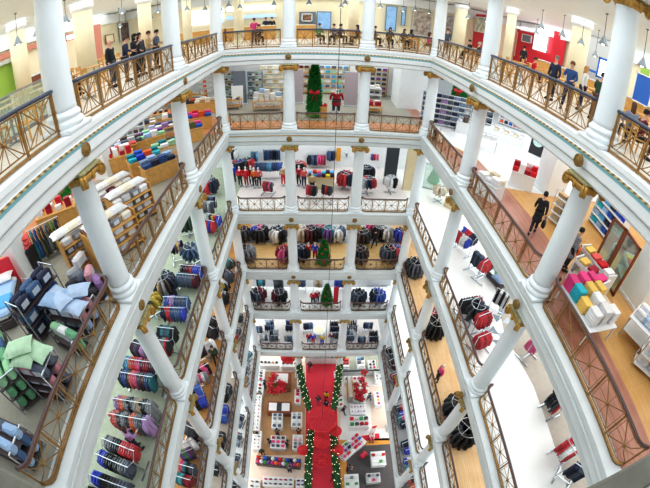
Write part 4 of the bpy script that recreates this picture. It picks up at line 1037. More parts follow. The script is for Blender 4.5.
def suitcase(cn, loc, rz, label, s=1., grp=None):
    o = empty('suitcase', loc, rz); o.scale = (s,) * 3
    MB().rbox((0, 0, .40), (.46, .28, .66), .07).obj('shell', M['gloss'], o, False, color=C_[cn]); m = MB().tube([(-.1, .1, .73), (-.1, .1, .98), (.1, .1, .98), (.1, .1, .73)], .012, 5); m.obj('handle', M['steel'], o)
    for a in (-1, 1):
        for b in (-1, 1): MB().ball((a * .17, b * .09, .035), .035, 8, 5).obj('wheel', M['black'], o)
    return tag(o, label, 'suitcase', grp)
o = counter(2.6, 1.1, .5, 'white', 'white', 'plinth'); place(o, (505, 140), 6, -.75); tag(o, 'long white plinth of white tableware, right side', 'plinth')
heap(o, 2.5, 1.0, .51, 'pot', ['white', 'white', 'pale grey', 'cream', 'tan', 'white'], 7, 3, 'the long white tableware plinth', 1.1)
o = shelving(2.4, .5, 2.2, 5, side='white', board='white', back='white'); place(o, (512, 128), 6, -.78); tag(o, 'white wall shelves of bright bags behind the tableware plinth', 'shelving unit')
fill_shelf(o, 2.4, 2.2, 5, 'bag', [['orange', 'black', 'blue', 'coral', 'teal', 'purple'], ['navy', 'maroon', 'slate', 'crimson', 'blue', 'black']], 6, 'the bright bag shelves', 0, 0, .95)
o = empty('mirror'); MB().rbox((0, 0, 1.0), (1.0, .08, 1.6), .02).obj('frame', M['black'], o); MB().lathe([(.36, 0), (.36, .03)], 24).obj('glass', M['glassw'], o).matrix_local = Matrix.Translation((0, -.05, 1.15)) @ Matrix.Rotation(PI / 2, 4, 'X'); place(o, (534, 158), 6, -.9); tag(o, 'dark panel with a round mirror left of the white square pillar', 'mirror')
o = table(1.2, .7, .8, 'white', 'chrome'); place(o, (486, 150), 6, -.6); tag(o, 'small white table behind the farther right column', 'table'); heap(o, 1.1, .6, .8, 'box', ['white', 'pale grey'], 3, 2, 'the small white table, right side', .8)
suitcase('cream', tuple(at(440, 143, Z[6])), 1.2, 'cream suitcase standing by the rail near the right corner'); suitcase('black', tuple(at(434, 140, Z[6])), 1.2, 'black suitcase behind the cream one by the rail')
boxcol((548, 190), 1.3, 1.3, 'white square pillar beside the red box display, right side', L=6, rz=0)
o = counter(1.3, .9, .8, 'white', 'white', 'plinth'); place(o, (520, 186), 6, -.6); tag(o, 'white plinth stacked with red boxes, right side', 'plinth')
heap(o, 1.25, .85, .81, 'box', ['red', 'crimson', 'red', 'white', 'red'], 4, 3, 'the red box plinth, right side', .85, [1, 2, 1], .225)
o = counter(1.2, .8, .75, 'white', 'white', 'plinth'); place(o, (487, 196), 6, -1.1); tag(o, 'white plinth of folded white throws by the right walkway', 'plinth')
heap(o, 1.1, .75, .76, 'throw', ['white', 'cream', 'white', 'beige'], 3, 2, 'the white throw plinth', 1.1, [3, 2, 4], .08)
o = shelving(1.5, .5, 1.5, 4, 'grey', 'white'); place(o, (561, 228), 6, -1.25); tag(o, 'glass-fronted shelves of beige throws behind the walking person', 'shelving unit')
fill_shelf(o, 1.5, 1.5, 4, 'throw', [['beige', 'tan', 'cream'], ['tan', 'olive', 'beige']], 3, 'the beige throw shelves', 0, 0, 1.1, stack=2, sh=.08)
pw = at(531, 234, Z[6]); person('walkcoat', (pw.x, pw.y, z6 + .02), 2.5, 'black', 'black', '1c1a1c', 'person in a long black coat walking along the right walkway', scale=1.05)
item('bag', 'black', (pw.x + .32, pw.y - .12, z6 + .42), 1.0, 'black handbag hanging from the hand of the long black coat', None, 1.15)
pw = at(563, 270, Z[6]); person('coat', (pw.x, pw.y, z6 + .02), 1.0, 'grey', 'black', '2a2420', 'person in a grey coat with an orange bag behind the near right column')
item('bag', 'orange', (pw.x + .35, pw.y + .05, z6 + .65), .4, 'orange shoulder bag on the arm of the grey coat', None, 1.)
# towel shop, near right
o = shelving(2.3, .5, 2.4, 6, side='white', board='white', back='white'); place(o, (598, 246), 6, -PI / 2 - .1); o.location.x += 1.0; o.location.y += .8; tag(o, 'white wall shelves of blue towels, right side', 'shelving unit')
fill_shelf(o, 2.3, 2.4, 6, 'towel', [['turquoise', 'pale blue', 'blue', 'navy', 'royal blue'], ['pale blue', 'sky blue', 'navy', 'blue', 'royal blue']], 5, 'the blue towel shelves', 0, 0, (1., 1., 1.4), stack=2, sh=.1)
def bin_unit(uv, q_, sx, w, cols, rows=2):
    o = empty('towel_bin'); h = .95
    for k in range(2):
        z = .25 + k * .5
        MB().rbox((0, 0, z), (sx, .5, .04), .01).box((0, -.24, z + .07), (sx, .03, .12)).box((0, .24, z + .07), (sx, .03, .12)).obj('tray', M['white'], o)
    for a in (-1, 1): MB().box((a * (sx / 2 - .02), 0, h / 2), (.05, .52, h)).obj('side_panel', M['white'], o)
    (cx, cy), rz, _l = along(uv, q_, Z[6] + .75); o.location = (cx, cy, z6); o.rotation_euler = (0, 0, rz); tag(o, 'white two-tier towel bin ' + w, 'towel bin')
    for k in range(2):
        n = int(sx / .36)
        for i in range(n):
            for q in range(2):
                c = cols[(i + k) % len(cols)]; item('towel', c, local(o, (i + .5 - n / 2) * (sx - .12) / n, 0, .28 + k * .5 + q * .085), o.rotation_euler.z + PI / 2 + random.uniform(-.1, .1), '%s folded towel, %s along %s tier%s, bin %s' % (c, ordn(i), ('lower', 'upper')[k], ('', ', second up', ', third up')[q], w), 'towels in the bin ' + w, (1.1, 1.1, 1.1))
bin_unit((579, 262), (603, 286), 1.4, 'behind the towel heap', ['cream', 'butter', 'crimson', 'pink', 'white'])
bin_unit((586, 251), (609, 279), 1.7, 'second from the towel heap', ['cream', 'butter', 'coral', 'red', 'white', 'beige'])
o = table(1.9, 1.3, .6, 'white', 'white'); p = at(588, 318, Z[6]); o.location = (7.35, 5.1, z6); o.rotation_euler = (0, 0, PI / 2); tag(o, 'white table heaped with bright towels beside the near right rail', 'table')
STK = [('pink', 0, 0), ('pink', 1, 0), ('turquoise', 0, 1), ('butter', 1, 1), ('pink', 0, 2)]
for i, (cx, cy, cn, n) in enumerate([(.75, -.4, 'pink', 6), (.75, .02, 'pink', 6), (.75, .42, 'pink', 5), (.35, .42, 'turquoise', 5), (.30, .02, 'butter', 6), (.3, -.4, 'butter', 6), (-.1, .42, 'butter', 4), (-.14, .02, 'white', 6), (-.14, -.4, 'beige', 4), (-.58, .4, 'white', 5), (-.58, 0, 'white', 6), (-.6, -.42, 'white', 5)]):
    for q in range(n): item('towel', cn, local(o, cx, cy, .6 + q * .088), PI / 2 + random.uniform(-.08, .08), '%s folded towel, %s from the bottom, %s of the stacks on the towel heap table' % (cn, ordn(q), ordn(i)), 'towels on the heap table', 1.08)
# mirrored doors
o = empty('folding_screen'); hd = 2.1; tp = [at(u, v, Z[6] + hd) for u, v in ((641, 250), (627, 230), (614, 217))]
for A_, B_ in zip(tp, tp[1:]):
    dv = B_ - A_; rz = math.atan2(dv.y, dv.x); ln = dv.length - .02; mid = (A_ + B_) / 2; f = MB(); T_ = Matrix.Rotation(rz, 3, 'Z')
    for s_ in (-1, 1): f.box(T_ @ Vector((s_ * (ln / 2 - .05), 0, hd / 2)), (.1, .07, hd), rz)
    for zz in (.05, hd - .05): f.box(T_ @ Vector((0, 0, zz)), (ln, .07, .1), rz)
    q = f.obj('frame', M['walnut'], o); q.location = (mid.x, mid.y, 0); g = MB().box((0, 0, hd / 2), (ln - .1, .02, hd - .1), rz).obj('mirror_glass', M['glassw'], o); g.location = (mid.x, mid.y, 0)
o.location = (0, 0, z6); tag(o, 'walnut-framed mirrored folding doors, right side', 'folding screen')
boxcol((634, 300), 1.0, 1.2, 'white square pillar right of the mirrored doors', L=6)
o = counter(1.6, .7, 1.0, 'walnut', 'walnut', 'cabinet'); place(o, (652, 300), 6, -1.2); tag(o, 'dark red-brown cabinet at the right edge', 'cabinet'); heap(o, 1.4, .6, 1.0, 'towel', ['red', 'crimson', 'coral'], 3, 2, 'the red-brown cabinet', 1.1, [2, 3], .085)
o = table(1.8, 1.1, .8, 'white', 'chrome', True); place(o, (640, 345), 6, -1.2); tag(o, 'white table of white and blue linens at the right edge', 'table'); heap(o, 1.7, 1., .8, 'pack', ['white', 'white', 'pale blue', 'white', 'royal blue'], 4, 2, 'the linen table at the right edge', .95)
o = shelving(1.6, .5, 1.3, 3, 'chrome', 'white'); place(o, (636, 352), 6, -1.0); o.location.y -= .9; tag(o, 'chrome shelves of white bedding in front of the linen table', 'shelving unit'); fill_shelf(o, 1.6, 1.3, 3, 'pack', [['white', 'pale grey', 'white']], 3, 'the chrome bedding shelves, right edge')
o = shelving(1.2, .4, 1.6, 4, side='white', board='white'); place(o, (583, 195), 6, -1.2); tag(o, 'white shelves of small red boxes behind the white square pillar', 'shelving unit'); fill_shelf(o, 1.2, 1.6, 4, 'box', [['red', 'white', 'crimson']], 3, 'the small red box shelves', 0, 0, .7)

# ---- left side bedding
def bedshelf(uv, rz, sx, sy, h, tiers, kinds, w, frame='chrome', board='espresso', rows=1, pz=None, n=None, scale=1.15, backp=None, L=6):
    (cx, cy), rz, _ = along(uv[0], uv[1], Z[L] + uv[2])
    o = shelving(sx, sy, h, tiers, frame, board, backp); cs_, sn_ = abs(math.cos(rz)), abs(math.sin(rz)); cx, cy = nudge((cx, cy), sx / 2 * cs_ + sy / 2 * sn_ + .05, 0); o.location = (cx, cy, Z[L] + .025); o.rotation_euler = (0, 0, rz)
    tag(o, 'steel framed bedding shelves ' + w, 'shelving unit')
    fill_shelf(o, sx, h, tiers, 'pack', kinds, n or int(sx / .45), 'shelves ' + w, 0, 0, scale, rows=rows, dy=sy * .45)
    if pz:
        for i, (c, x, y, q) in enumerate(pz): item('pillow', c, local(o, x, y, h + .02 + q * .16), o.rotation_euler.z + random.uniform(-.5, .5), '%s pillow, %s on top of the shelves %s' % (c, ordn(i), w), 'pillows on shelves ' + w, 1.15)
    return o
bedshelf(((14, 303), (43, 268), 1.45), None, 1.7, .75, 1.5, 3, [['navy', 'denim', 'navy', 'denim blue'], ['denim', 'slate', 'denim blue', 'navy']], 'of dark blue packs beside the bed', rows=2, n=3)
bedshelf(((50, 300), (88, 306), .85), None, 1.4, .85, .85, 2, [['slate', 'steel blue', 'pale blue'], ['slate', 'pale blue', 'dusty pink']], 'under pale blue pillows, left rail', rows=2, n=3, pz=[('soft blue', -.45, .15, 0), ('pale blue', .1, .2, 0), ('soft blue', .45, -.2, 0), ('soft blue', .0, -.2, 1), ('pale blue', -.3, -.25, 1), ('soft blue', .4, .2, 1)])
bedshelf(((20, 360), (58, 366), 1.15), None, 1.35, .8, 1.2, 3, [['slate', 'dusty pink', 'slate'], ['steel blue', 'slate', 'dusty pink'], ['steel blue', 'dusty pink', 'slate']], 'under mint pillows, left side', rows=2, n=3, pz=[('soft mint', -.4, .1, 0), ('soft mint', 0, -.1, 0), ('soft mint', .38, .15, 0), ('soft mint', -.1, .1, 1)])
bedshelf(((-10, 330), (6, 380), 1.3), None, 1.9, .75, 1.35, 3, [['mint', 'sea green', 'mint', 'sea green'], ['sea green', 'charcoal', 'mint', 'sea green'], ['mint', 'denim', 'sea green', 'mint']], 'of green packs, left edge', rows=2, n=4)
bedshelf(((-30, 417), (22, 444), 1.0), None, 1.7, .85, 1.05, 3, [['slate', 'steel blue', 'denim', 'pale blue'], ['steel blue', 'slate', 'pale blue', 'denim'], ['pale blue', 'steel blue', 'slate', 'pale blue']], 'of blue-grey packs, lower left', rows=2, n=4)
bedshelf(((66, 328), (82, 336), .7), None, 1.0, .5, .65, 2, [['mint', 'white', 'sea green']], 'of green and white packs, left rail', n=3)
def bed(uv, rz, w, cov, thr):
    o = empty('bed'); MB().rbox((0, 0, .22), (1.55, 2.05, .3), .03).obj('bed_base', M['espresso'], o); MB().rbox((0, 0, .48), (1.5, 2.0, .26), .1).obj('mattress', M['white'], o)
    MB().rbox((0, -.2, .6), (1.62, 1.7, .16), .07).obj('duvet', M['cloth'], o, color=C_[cov]); MB().rbox((0, -.45, .66), (1.66, .7, .12), .05).obj('throw', M['cloth'], o, color=C_[thr])
    MB().rbox((0, 1.04, .7), (1.6, .08, 1.2), .03).obj('headboard', M['red'], o)
    place(o, uv, 6, rz); tag(o, 'made-up bed ' + w, 'bed')
    for i, (c, x) in enumerate((('pale blue', -.38), ('white', .38))): item('pillow', c, local(o, x, .72, .68), o.rotation_euler.z, '%s pillow at the head of the bed %s' % (c, w), None, 1.1)
bed((4, 312), .55, 'with pale blue cover and red headboard, left edge', 'pale blue', 'sky blue')
boxcol((27, 273), .8, .8, 'white square pillar at the left edge behind the bed')
boxcol((106, 176), .8, .8, 'white square pillar behind the near left column')
boxcol((118, 128), .9, .9, 'white pillar with a small black notice, left side')
p = at(36, 268, Z[6]); o = empty('display_stand', (p.x, p.y, z6)); MB().rbox((0, 0, .45), (.5, .5, .9), .02).obj('stand_body', M['black'], o); tag(o, 'black stand holding coral cushions beside the square pillar', 'display stand')
for q in range(3): item('pillow', 'coral', (p.x, p.y, z6 + .9 + q * .16), .3 * q, 'coral cushion, %s up on the black stand' % ordn(q), 'coral cushions', .9)
# throws on a rack
(c0, h0, l0) = ((0, 0), 0, 0)
p = at(55, 255, Z[6])
rack(6, (p.x, p.y), .75, 'single', [('blanket', 'teal', 1), ('blanket', 'blue', 1), ('blanket', 'olive'), ('blanket', 'charcoal'), ('blanket', 'grey'), ('blanket', 'olive'), ('blanket', 'green', 1), ('blanket', 'navy', 1)], 'of throws beside the left square pillar', ln=1.3, h=1.35)  # hanging throws, drawn with the sleeved dress shape
tree(1.5, .45, tuple(at(46, 213, Z[6])), 'small plain christmas tree behind the throw rack', 8, n=900, blunt=.8); tree(1.7, .4, tuple(at(66, 199, Z[6])), 'small christmas tree with red ornaments behind the near left column', 9, baubles=8, n=900, blunt=.8)
for uv, rz, w, cols, sx in (((62, 226), .55, 'honey cabinet of red and white gifts, left side', ['white', 'red', 'crimson', 'white'], 1.9), ((123, 169), .5, 'honey cabinet of red gifts near the square pillar, left side', ['red', 'crimson', 'white'], 1.5)):
    o = counter(sx, .9, .85, 'honey', 'honey', 'cabinet'); place(o, uv, 6, rz); tag(o, w, 'cabinet'); heap(o, sx - .1, .8, .86, 'box', cols, 4, 2, 'the ' + w.split(',')[0], .75, [1, 2], .2)
o = table(.9, .6, .45, 'oak', 'oak'); place(o, (31, 205), 6, .5); tag(o, 'small low oak table behind the trees, left side', 'table')
# wooden towel shelves
for uv, rz, w, sx, cols in (((88, 262), 1.0, 'honey shelves of pink and grey throws, left of the near column', 1.4, [['grey', 'pink', 'slate'], ['pale pink', 'grey', 'white'], ['slate', 'grey', 'lilac'], ['white', 'grey', 'pink']]), ((126, 254), 1.05, 'honey shelves of white linens right of the near column', 1.9, [['white', 'cream', 'white', 'pale grey'], ['white', 'white', 'grey', 'cream']]),
                            ((143, 222), 1.05, 'honey shelves of grey linens near the left rail', 1.7, [['grey', 'pale grey', 'olive', 'slate'], ['white', 'pale grey', 'grey', 'white']]), ((121, 214), 1.05, 'honey shelves of white packs behind the linens', 1.7, [['white', 'cream', 'white'], ['white', 'maroon', 'cream']])):
    o = shelving(sx, .7, 1.35, 4, side='honey', board='honey'); place(o, uv, 6, rz); o.location.x -= .3 if 'rail' in w or 'right of' in w else 0; tag(o, w, 'shelving unit'); fill_shelf(o, sx, 1.35, 4, 'pack', cols, int(sx / .42), 'the ' + w.split(',')[0], -.15, 0, (.85, 1, .85))
    for i in range(3): item('pillow', ('white', 'cream', 'white')[i], local(o, (i - 1) * .5, .1, 1.36), o.rotation_euler.z, '%s pillow, %s on top of the %s' % (('white', 'cream', 'white')[i], ordn(i), w.split(',')[0]), 'pillows on the ' + w, 1.1)
# wrapped pillows on a round stand
for i, (u, v, dz, c) in enumerate([(81, 275, .5, 'pale grey'), (88, 268, .75, 'white'), (96, 277, .55, 'pale pink'), (103, 282, .4, 'lilac'), (84, 287, .2, 'grey'), (94, 289, .2, 'charcoal'), (78, 282, .3, 'charcoal'), (90, 279, .45, 'slate')]):
    p = at(u, v + 10, Z[6]); item('pack', c, (p.x, p.y, z6 + dz - .2), 1. + i * .5, '%s wrapped pillow, %s of the pile beside the near left column' % (c, ordn(i)), 'wrapped pillows by the near left column', 1.25)
o = counter(1.3, 1.1, .2, 'espresso', 'espresso', 'plinth'); place(o, (91, 297), 6, 1.); o.location.z -= .02; tag(o, 'low dark plinth under the wrapped pillows', 'plinth')
# far end of the left side
for k, (uv, rz, w, cols) in enumerate((((147, 172), .7, 'honey bench of teal and blue towels', ['turquoise', 'teal', 'royal blue', 'blue', 'orange', 'white']), ((153, 149), .6, 'honey bench of mint and purple towels', ['mint', 'purple', 'pale blue', 'mint', 'white', 'slate']), ((131, 156), .6, 'honey bench of pale grey throws', ['pale grey', 'white', 'slate', 'brown']),
                                       ((190, 141), .5, 'honey bench of bright towels by far left column', ['blue', 'pink', 'teal', 'crimson', 'olive', 'yellow']), ((200, 128), .3, 'honey bench of blue and pink towels near the far corner', ['blue', 'pink', 'pink', 'red', 'orange', 'pale grey']), ((186, 114), .2, 'honey bench of grey goods at the far left', ['charcoal', 'white', 'brown', 'orange']),
                                       ((161, 178), .8, 'honey bench of denim pillows by the left rail', ['denim blue', 'steel blue', 'navy', 'pale blue']), ((207, 112), .1, 'honey bench of cream goods at the far left', ['cream', 'white', 'tan', 'white']))):
    o = counter(1.7, .9, .8, 'honey', 'honey', 'bench'); place(o, uv, 6, rz); tag(o, w + ', left side', 'bench'); heap(o, 1.6, .8, .81, 'throw' if 'throws' in w or 'goods' in w or 'pillows' in w else 'towel', cols, 4, 2, 'the ' + w, 1.05, [2, 3, 4], .085)
for k, (uv, rz, w, kind, cols) in enumerate((((146, 136), .4, 'pale oak bench of cream quilts', 'throw', ['cream', 'white', 'beige', 'tan', 'slate']), ((164, 140), .5, 'pale oak bench of lilac quilts', 'throw', ['lilac', 'soft blue', 'white', 'slate']), ((176, 128), .4, 'pale oak bench of small white boxes', 'box', ['white', 'cream', 'slate', 'orange']), ((160, 124), .3, 'pale oak bench of dark pans', 'pot', ['charcoal', 'white', 'maroon', 'grey']),
                                           ((125, 160), .6, 'pale oak bench of mixed cushions', 'pillow', ['white', 'slate', 'coral', 'soft blue']), ((176, 112), .2, 'pale oak bench of red-and-white boxes', 'box', ['red', 'white', 'crimson', 'cream']), ((197, 104), .1, 'pale oak bench of white pots', 'pot', ['white', 'pale grey', 'tan']), ((170, 160), .7, 'pale oak bench of mint quilts', 'throw', ['soft mint', 'mint', 'white', 'teal']))):
    o = table(1.7, .9, .85, 'oak', 'oak', True); place(o, uv, 6, rz); tag(o, w + ', left side', 'table'); heap(o, 1.6, .8, .86, kind, cols, 4, 2, 'the ' + w, 1. if kind != 'pillow' else .75, [1, 2, 3] if kind == 'throw' else 1, .085)
for uv, w, cols in (((142, 120), 'tall white shelves of slate goods behind the black notice', [['slate', 'white', 'charcoal', 'pale grey']]), ((160, 106), 'tall white shelves of red goods, far left', [['white', 'red', 'slate', 'white']]), ((176, 100), 'tall white shelves of blue goods, far left', [['soft blue', 'white', 'steel blue', 'white']]), ((188, 96), 'tall white shelves of glassware, far left', [['white', 'pale blue', 'grey']]), ((135, 142), 'tall white shelves of grey goods, left side', [['slate', 'grey', 'brown']]), ((208, 98), 'tall white shelves of ornaments by the far left wall', [['cream', 'orange', 'white']])):
    o = shelving(1.6, .45, 2.2, 5, side='white', board='white', back='white'); place(o, uv, 6, .4); tag(o, w, 'shelving unit'); fill_shelf(o, 1.6, 2.2, 5, 'box', cols, 4, 'the ' + w.split(',')[0].replace('tall ', ''), 0, 0, .75)
o = empty('notice', tuple(at(154, 114, Z[6] + 1.6))); MB().rbox((0, 0, 0), (.5, .04, .5), .01).obj('board', M['black'], o); MB().box((0, -.025, 0), (.25, .01, .25)).obj('symbol', M['white'], o); o.location = (atx(154, 112, -12).x, atx(154, 112, -12).y, Z[6] + 2.2)
MB().box((0, .03, -1.1), (.05, .04, 2.2)).obj('post', M['steel'], o)
tag(o, 'small square black notice with a white symbol, far left', 'notice')
# ------------------------------------------------------------------ clothing floors
J, S, T, D, K, V = 'jacket', 'shirt', 'trousers', 'blanket', 'coat', 'vest'
def rk(L, p, q, shape, items, where, h=1.45, pat=0., hang=False, zz=None):
    """rack whose rail the photo shows from p to q"""
    for k in range(8):
        c, rz, ln = along(p, q, Z[L] + h)
        ln = round(min(max(ln, .9), 3.2) * 5) / 5
        w = .62 if shape == 'double' else .45
        cs, sn = abs(math.cos(rz)), abs(math.sin(rz)); ex, ey = ln / 2 * cs + w * sn, ln / 2 * sn + w * cs
        if clear(c, ex, ey) <= 0 or h <= 1.12: break
        h = round(h - .05, 2)
    rack(L, nudge(c, ex, ey), rz, shape, items, where, hang, h, ln)
def rr(L, uv, items, where, h=1.35, r=.42, hang=False):
    z = 1.0
    for k in range(7):
        p = at(*uv, Z[L] + z); c = (p.x, p.y)
        if clear(c, r + .3, r + .3) <= 0: break
        z -= .06
    rack(L, nudge(c, r + .3, r + .3), random.uniform(0, 1), 'round', items, where, hang, h, 1.5, r=r)
L = 5
rk(L, (120, 365), (153, 370), 'double', mix([J, S], ['navy', 'blue', 'charcoal', 'coral', 'pink', 'charcoal', 'maroon', 'denim blue', 'teal', 'sky blue', 'orange', 'red', 'pink', 'maroon', 'crimson', 'maroon', 'plum'], 34, .3), 'beside near left column, third level', hang=True)
rk(L, (112, 406), (147, 412), 'double', mix([J, K], ['coral', 'charcoal', 'grey', 'charcoal', 'orange', 'grey', 'slate', 'lilac', 'orange', 'grey', 'black', 'grey', 'tan', 'black', 'grey'], 32, .4), 'by the bending shopper, third level', hang=True)
rk(L, (99, 446), (130, 459), 'double', mix([J, S], ['royal blue', 'black', 'black', 'charcoal', 'grey', 'slate', 'grey', 'charcoal', 'black', 'red', 'red', 'red'], 26), 'with red end group, third level left', hang=True)
rk(L, (86, 482), (124, 497), 'double', mix([J], ['black', 'charcoal', 'black', 'grey', 'royal blue', 'black', 'charcoal', 'slate'], 24), 'lowest in view, third level left')
rk(L, (177, 269), (199, 271), 'double', mix([J, S], ['denim', 'slate', 'denim', 'slate', 'maroon', 'black', 'maroon', 'crimson', 'royal blue', 'royal blue'], 26), 'of maroon and blue tops, third-level left', hang=True)
rk(L, (161, 302), (186, 303), 'double', mix([S, J], ['navy', 'red', 'denim blue', 'denim', 'royal blue', 'blue', 'lilac', 'denim blue', 'slate', 'denim blue'], 28, .2), 'of denim-blue tops, third-level left', hang=True)
rk(L, (154, 333), (171, 335), 'double', mix([S, J], ['slate', 'black', 'grey', 'red', 'black', 'teal', 'slate', 'teal', 'black'], 22, .2), 'behind near left column, third level')
rr(L, (162, 281), mix([K, J], ['slate', 'charcoal', 'tan', 'beige', 'lilac', 'grey', 'charcoal', 'tan', 'grey', 'brown', 'navy', 'slate'], 14), 'of tan and grey coats, third-level left', hang=True)
rk(L, (168, 243), (182, 240), 'single', mix([V, J], ['black', 'black', 'purple', 'butter', 'lilac', 'black'], 8), 'of black and lilac tops, third-level left')
rr(L, (191, 251), mix([S], ['denim', 'slate', 'denim', 'steel blue'], 12), 'of denim shirts, third-level left', r=.36)
rk(L, (203, 216), (217, 219), 'double', mix([T, S], ['crimson', 'teal', 'red', 'royal blue', 'red', 'pale grey', 'navy', 'yellow', 'red', 'royal blue'], 20), 'of red and yellow trousers, third-level left')
rr(L, (186, 222), mix([J], ['black', 'charcoal', 'dark green'], 10), 'of dark jackets, third-level left', r=.34)
rr(L, (149, 302), mix([J, S], ['yellow', 'yellow', 'olive', 'charcoal', 'yellow'], 10), 'with yellow tops, third-level left', r=.36)
rk(L, (132, 342), (142, 345), 'single', mix([J], ['plum', 'slate', 'plum', 'lilac'], 8), 'of plum jackets under bedding level edge')
rk(L, (203, 199), (215, 199), 'double', mix([J, T], ['grey', 'pale grey', 'slate', 'charcoal', 'denim', 'navy'], 16), 'of grey cases, third-level far left')
rr(L, (209, 184), mix([J, K], ['grey', 'black', 'red', 'navy', 'charcoal'], 12), 'of grey and red coats, far left corner')
rk(L, (199, 175), (209, 168), 'single', mix([J], ['black', 'red', 'crimson', 'navy'], 10), 'nearest the third-level far left corner')
p = at(140, 448, Z[L] + .02); person('reachcoat' if False else 'reach', (p.x, p.y, Z[L] + .02), 2.7, 'lilac', 'navy', '4a2c22', 'woman in a lilac top and jeans browsing the coat rack, third level', long=True)
# far side
def wallbar(L, x0, x1, y, zb, items, where):
    """hang rail fixed on a wall"""
    o = empty('wall_rail', ((x0 + x1) / 2, y, Z[L] + zb)); ln = x1 - x0
    MB().tube([(-ln / 2, 0, 0), (ln / 2, 0, 0)], .02, 6).obj('rail', M['steel'], o)
    for s in (-1, 1): MB().box((s * ln / 2, .12, 0), (.03, .26, .05)).obj('bracket', M['steel'], o)
    tag(o, 'steel hang rail ' + where, 'hang rail')
    n = len(items)
    for i, (k, c) in enumerate(items): garment(k, c, ((x0 + (i + .5) * ln / n), y, Z[L] + zb - .012), PI / 2 + random.uniform(-.5, .5), '%s %s, %s on the hang rail %s' % (c, k, ordn(i), where), 'clothes on the hang rail ' + where, False)
w5 = 27.3
struct(MB().box((0, w5, Z[5] + 2.3), (26, .15, 4.6)).obj('wall_far', M['white']))
a, b = at(241, 178, Z[5] + 1.0), at(397, 178, Z[5] + 1.0)
def fx(u, v, L, h=1.2): return at(u, v, Z[L] + h)
mq = [(241, 187, 'red', 'black', 'mannequin in a red jacket, third-level far left bay'), (247, 187, 'red', 'crimson', 'second mannequin in red beside the first, far left bay'), (234.5, 184, 'royal blue', 'navy', 'mannequin in royal blue beside the far left corner column'), (255, 188, 'orange', 'black', 'mannequin in orange plaid, third-level far left bay'), (259.5, 188, 'coral', 'black', 'second mannequin in coral plaid, third-level far left bay'), (252, 186, 'black', 'black', 'black-clad mannequin left of the orange plaid ones'),
      (283.5, 186, 'tan', 'red', 'mannequin in tan and red left of the far middle column'), (299, 186, 'crimson', 'black', 'mannequin in crimson plaid right of the far left middle column'), (312, 194, 'tan', 'black', 'mannequin in tan before the shirt table, far middle bay'), (304, 188, 'coral', 'navy', 'mannequin in coral beside the shirt table, far middle bay')]
for i, (u, v, t, l, lab) in enumerate(mq): mannequin(5, (u, v), random.uniform(-.3, .3), t, l, lab)
for u0, u1, v, c, n, w in ((263, 280, 150, ['denim blue', 'denim', 'navy', 'denim blue'], 12, 'of denim, upper row, far left bay'), (251, 257, 152, ['teal', 'denim', 'sky blue'], 5, 'of teal tops, far left bay'), (231, 236, 150, ['navy', 'black', 'white'], 4, 'by the far left corner column'), (308, 318, 155, ['black', 'denim', 'navy', 'denim blue'], 7, 'behind the shirt table'), (318, 325, 155, ['pink', 'red', 'pink', 'crimson'], 5, 'of pink tops behind shirt table'), (328, 335, 151, ['denim blue', 'navy'], 4, 'left of the yellow panel')):
    A_, B_ = aty(u0, v, w5 - .35), aty(u1, v, w5 - .35)
    wallbar(5, A_.x, B_.x, w5 - .35, A_.z - Z[5], mix([T if 'denim' in w and 'upper' in w else J], c, n), w)
o = panel('banner', 'yellow-orange wall panel behind the shirt table, third level', 'panel', (336, 161), (341, 148), ('y', w5 - .12), mat('amber_panel', 'eaa52c', .6))
o = panel('notice', 'small round-marked sign on the wall, far middle bay, third level', 'sign', (345, 157), (348, 153), ('y', w5 - .12), 'slate' if 'slate' in M else 'bluegrey', frame='white')
A_, B_ = at(258, 166, Z[5] + 1.2), at(279, 166, Z[5] + 1.2)
rack(5, ((A_.x + B_.x) / 2, A_.y), 0, 'single', mix([S], ['denim blue', 'denim', 'sky blue', 'denim blue', 'blue'], 16), 'of denim shirts, far left bay', ln=2.2)
rr(5, (238, 165), mix([J], ['royal blue', 'red', 'navy', 'black'], 14), 'of blue and black jackets, far left bay', r=.45)
rr(5, (247, 163), mix([J], ['black', 'charcoal', 'red'], 12), 'of black jackets, far left bay', r=.4)
rk(5, (264, 181), (271, 182), 'single', mix([S], ['red', 'red', 'charcoal', 'pink', 'charcoal'], 9), 'of red and charcoal shirts, far left bay', h=1.1)
rr(5, (298, 166), mix([S], ['red', 'crimson', 'black', 'coral'], 14), 'of red plaid shirts, far middle bay', r=.4)
o = counter(2.0, 1.1, .95, 'beige', 'oak', 'display_table'); place(o, (321, 186), 5); tag(o, 'beige counter of folded bright shirts, far middle bay, third level', 'counter')
heap(o, 1.95, 1.0, .95, 'shirt', ['navy', 'sky blue', 'teal', 'red', 'purple', 'coral', 'black', 'turquoise', 'yellow', 'navy'], 6, 2, 'the bright shirt counter', 1., [4, 3, 5], .05, .06)
rk(5, (309, 185), (314, 186), 'single', mix([S], ['red', 'crimson', 'black'], 6), 'of red shirts before the shirt counter', h=1.2)
rk(5, (325, 185), (329, 186), 'single', mix([V, S], ['black', 'red', 'charcoal'], 6), 'of black vests before the shirt counter', h=1.2)
rr(5, (346, 177), mix([K, J], ['crimson', 'charcoal', 'red', 'navy', 'crimson'], 14), 'of crimson coats, left of right middle column', r=.4)
rr(5, (366, 171), mix([J], ['navy', 'charcoal', 'navy', 'black', 'navy'], 14), 'of navy jackets, far right bay', r=.45)
rr(5, (368, 182), mix([S], ['slate', 'red', 'pale grey', 'navy', 'red'], 12), 'of plaid shirts, far right bay', r=.36)
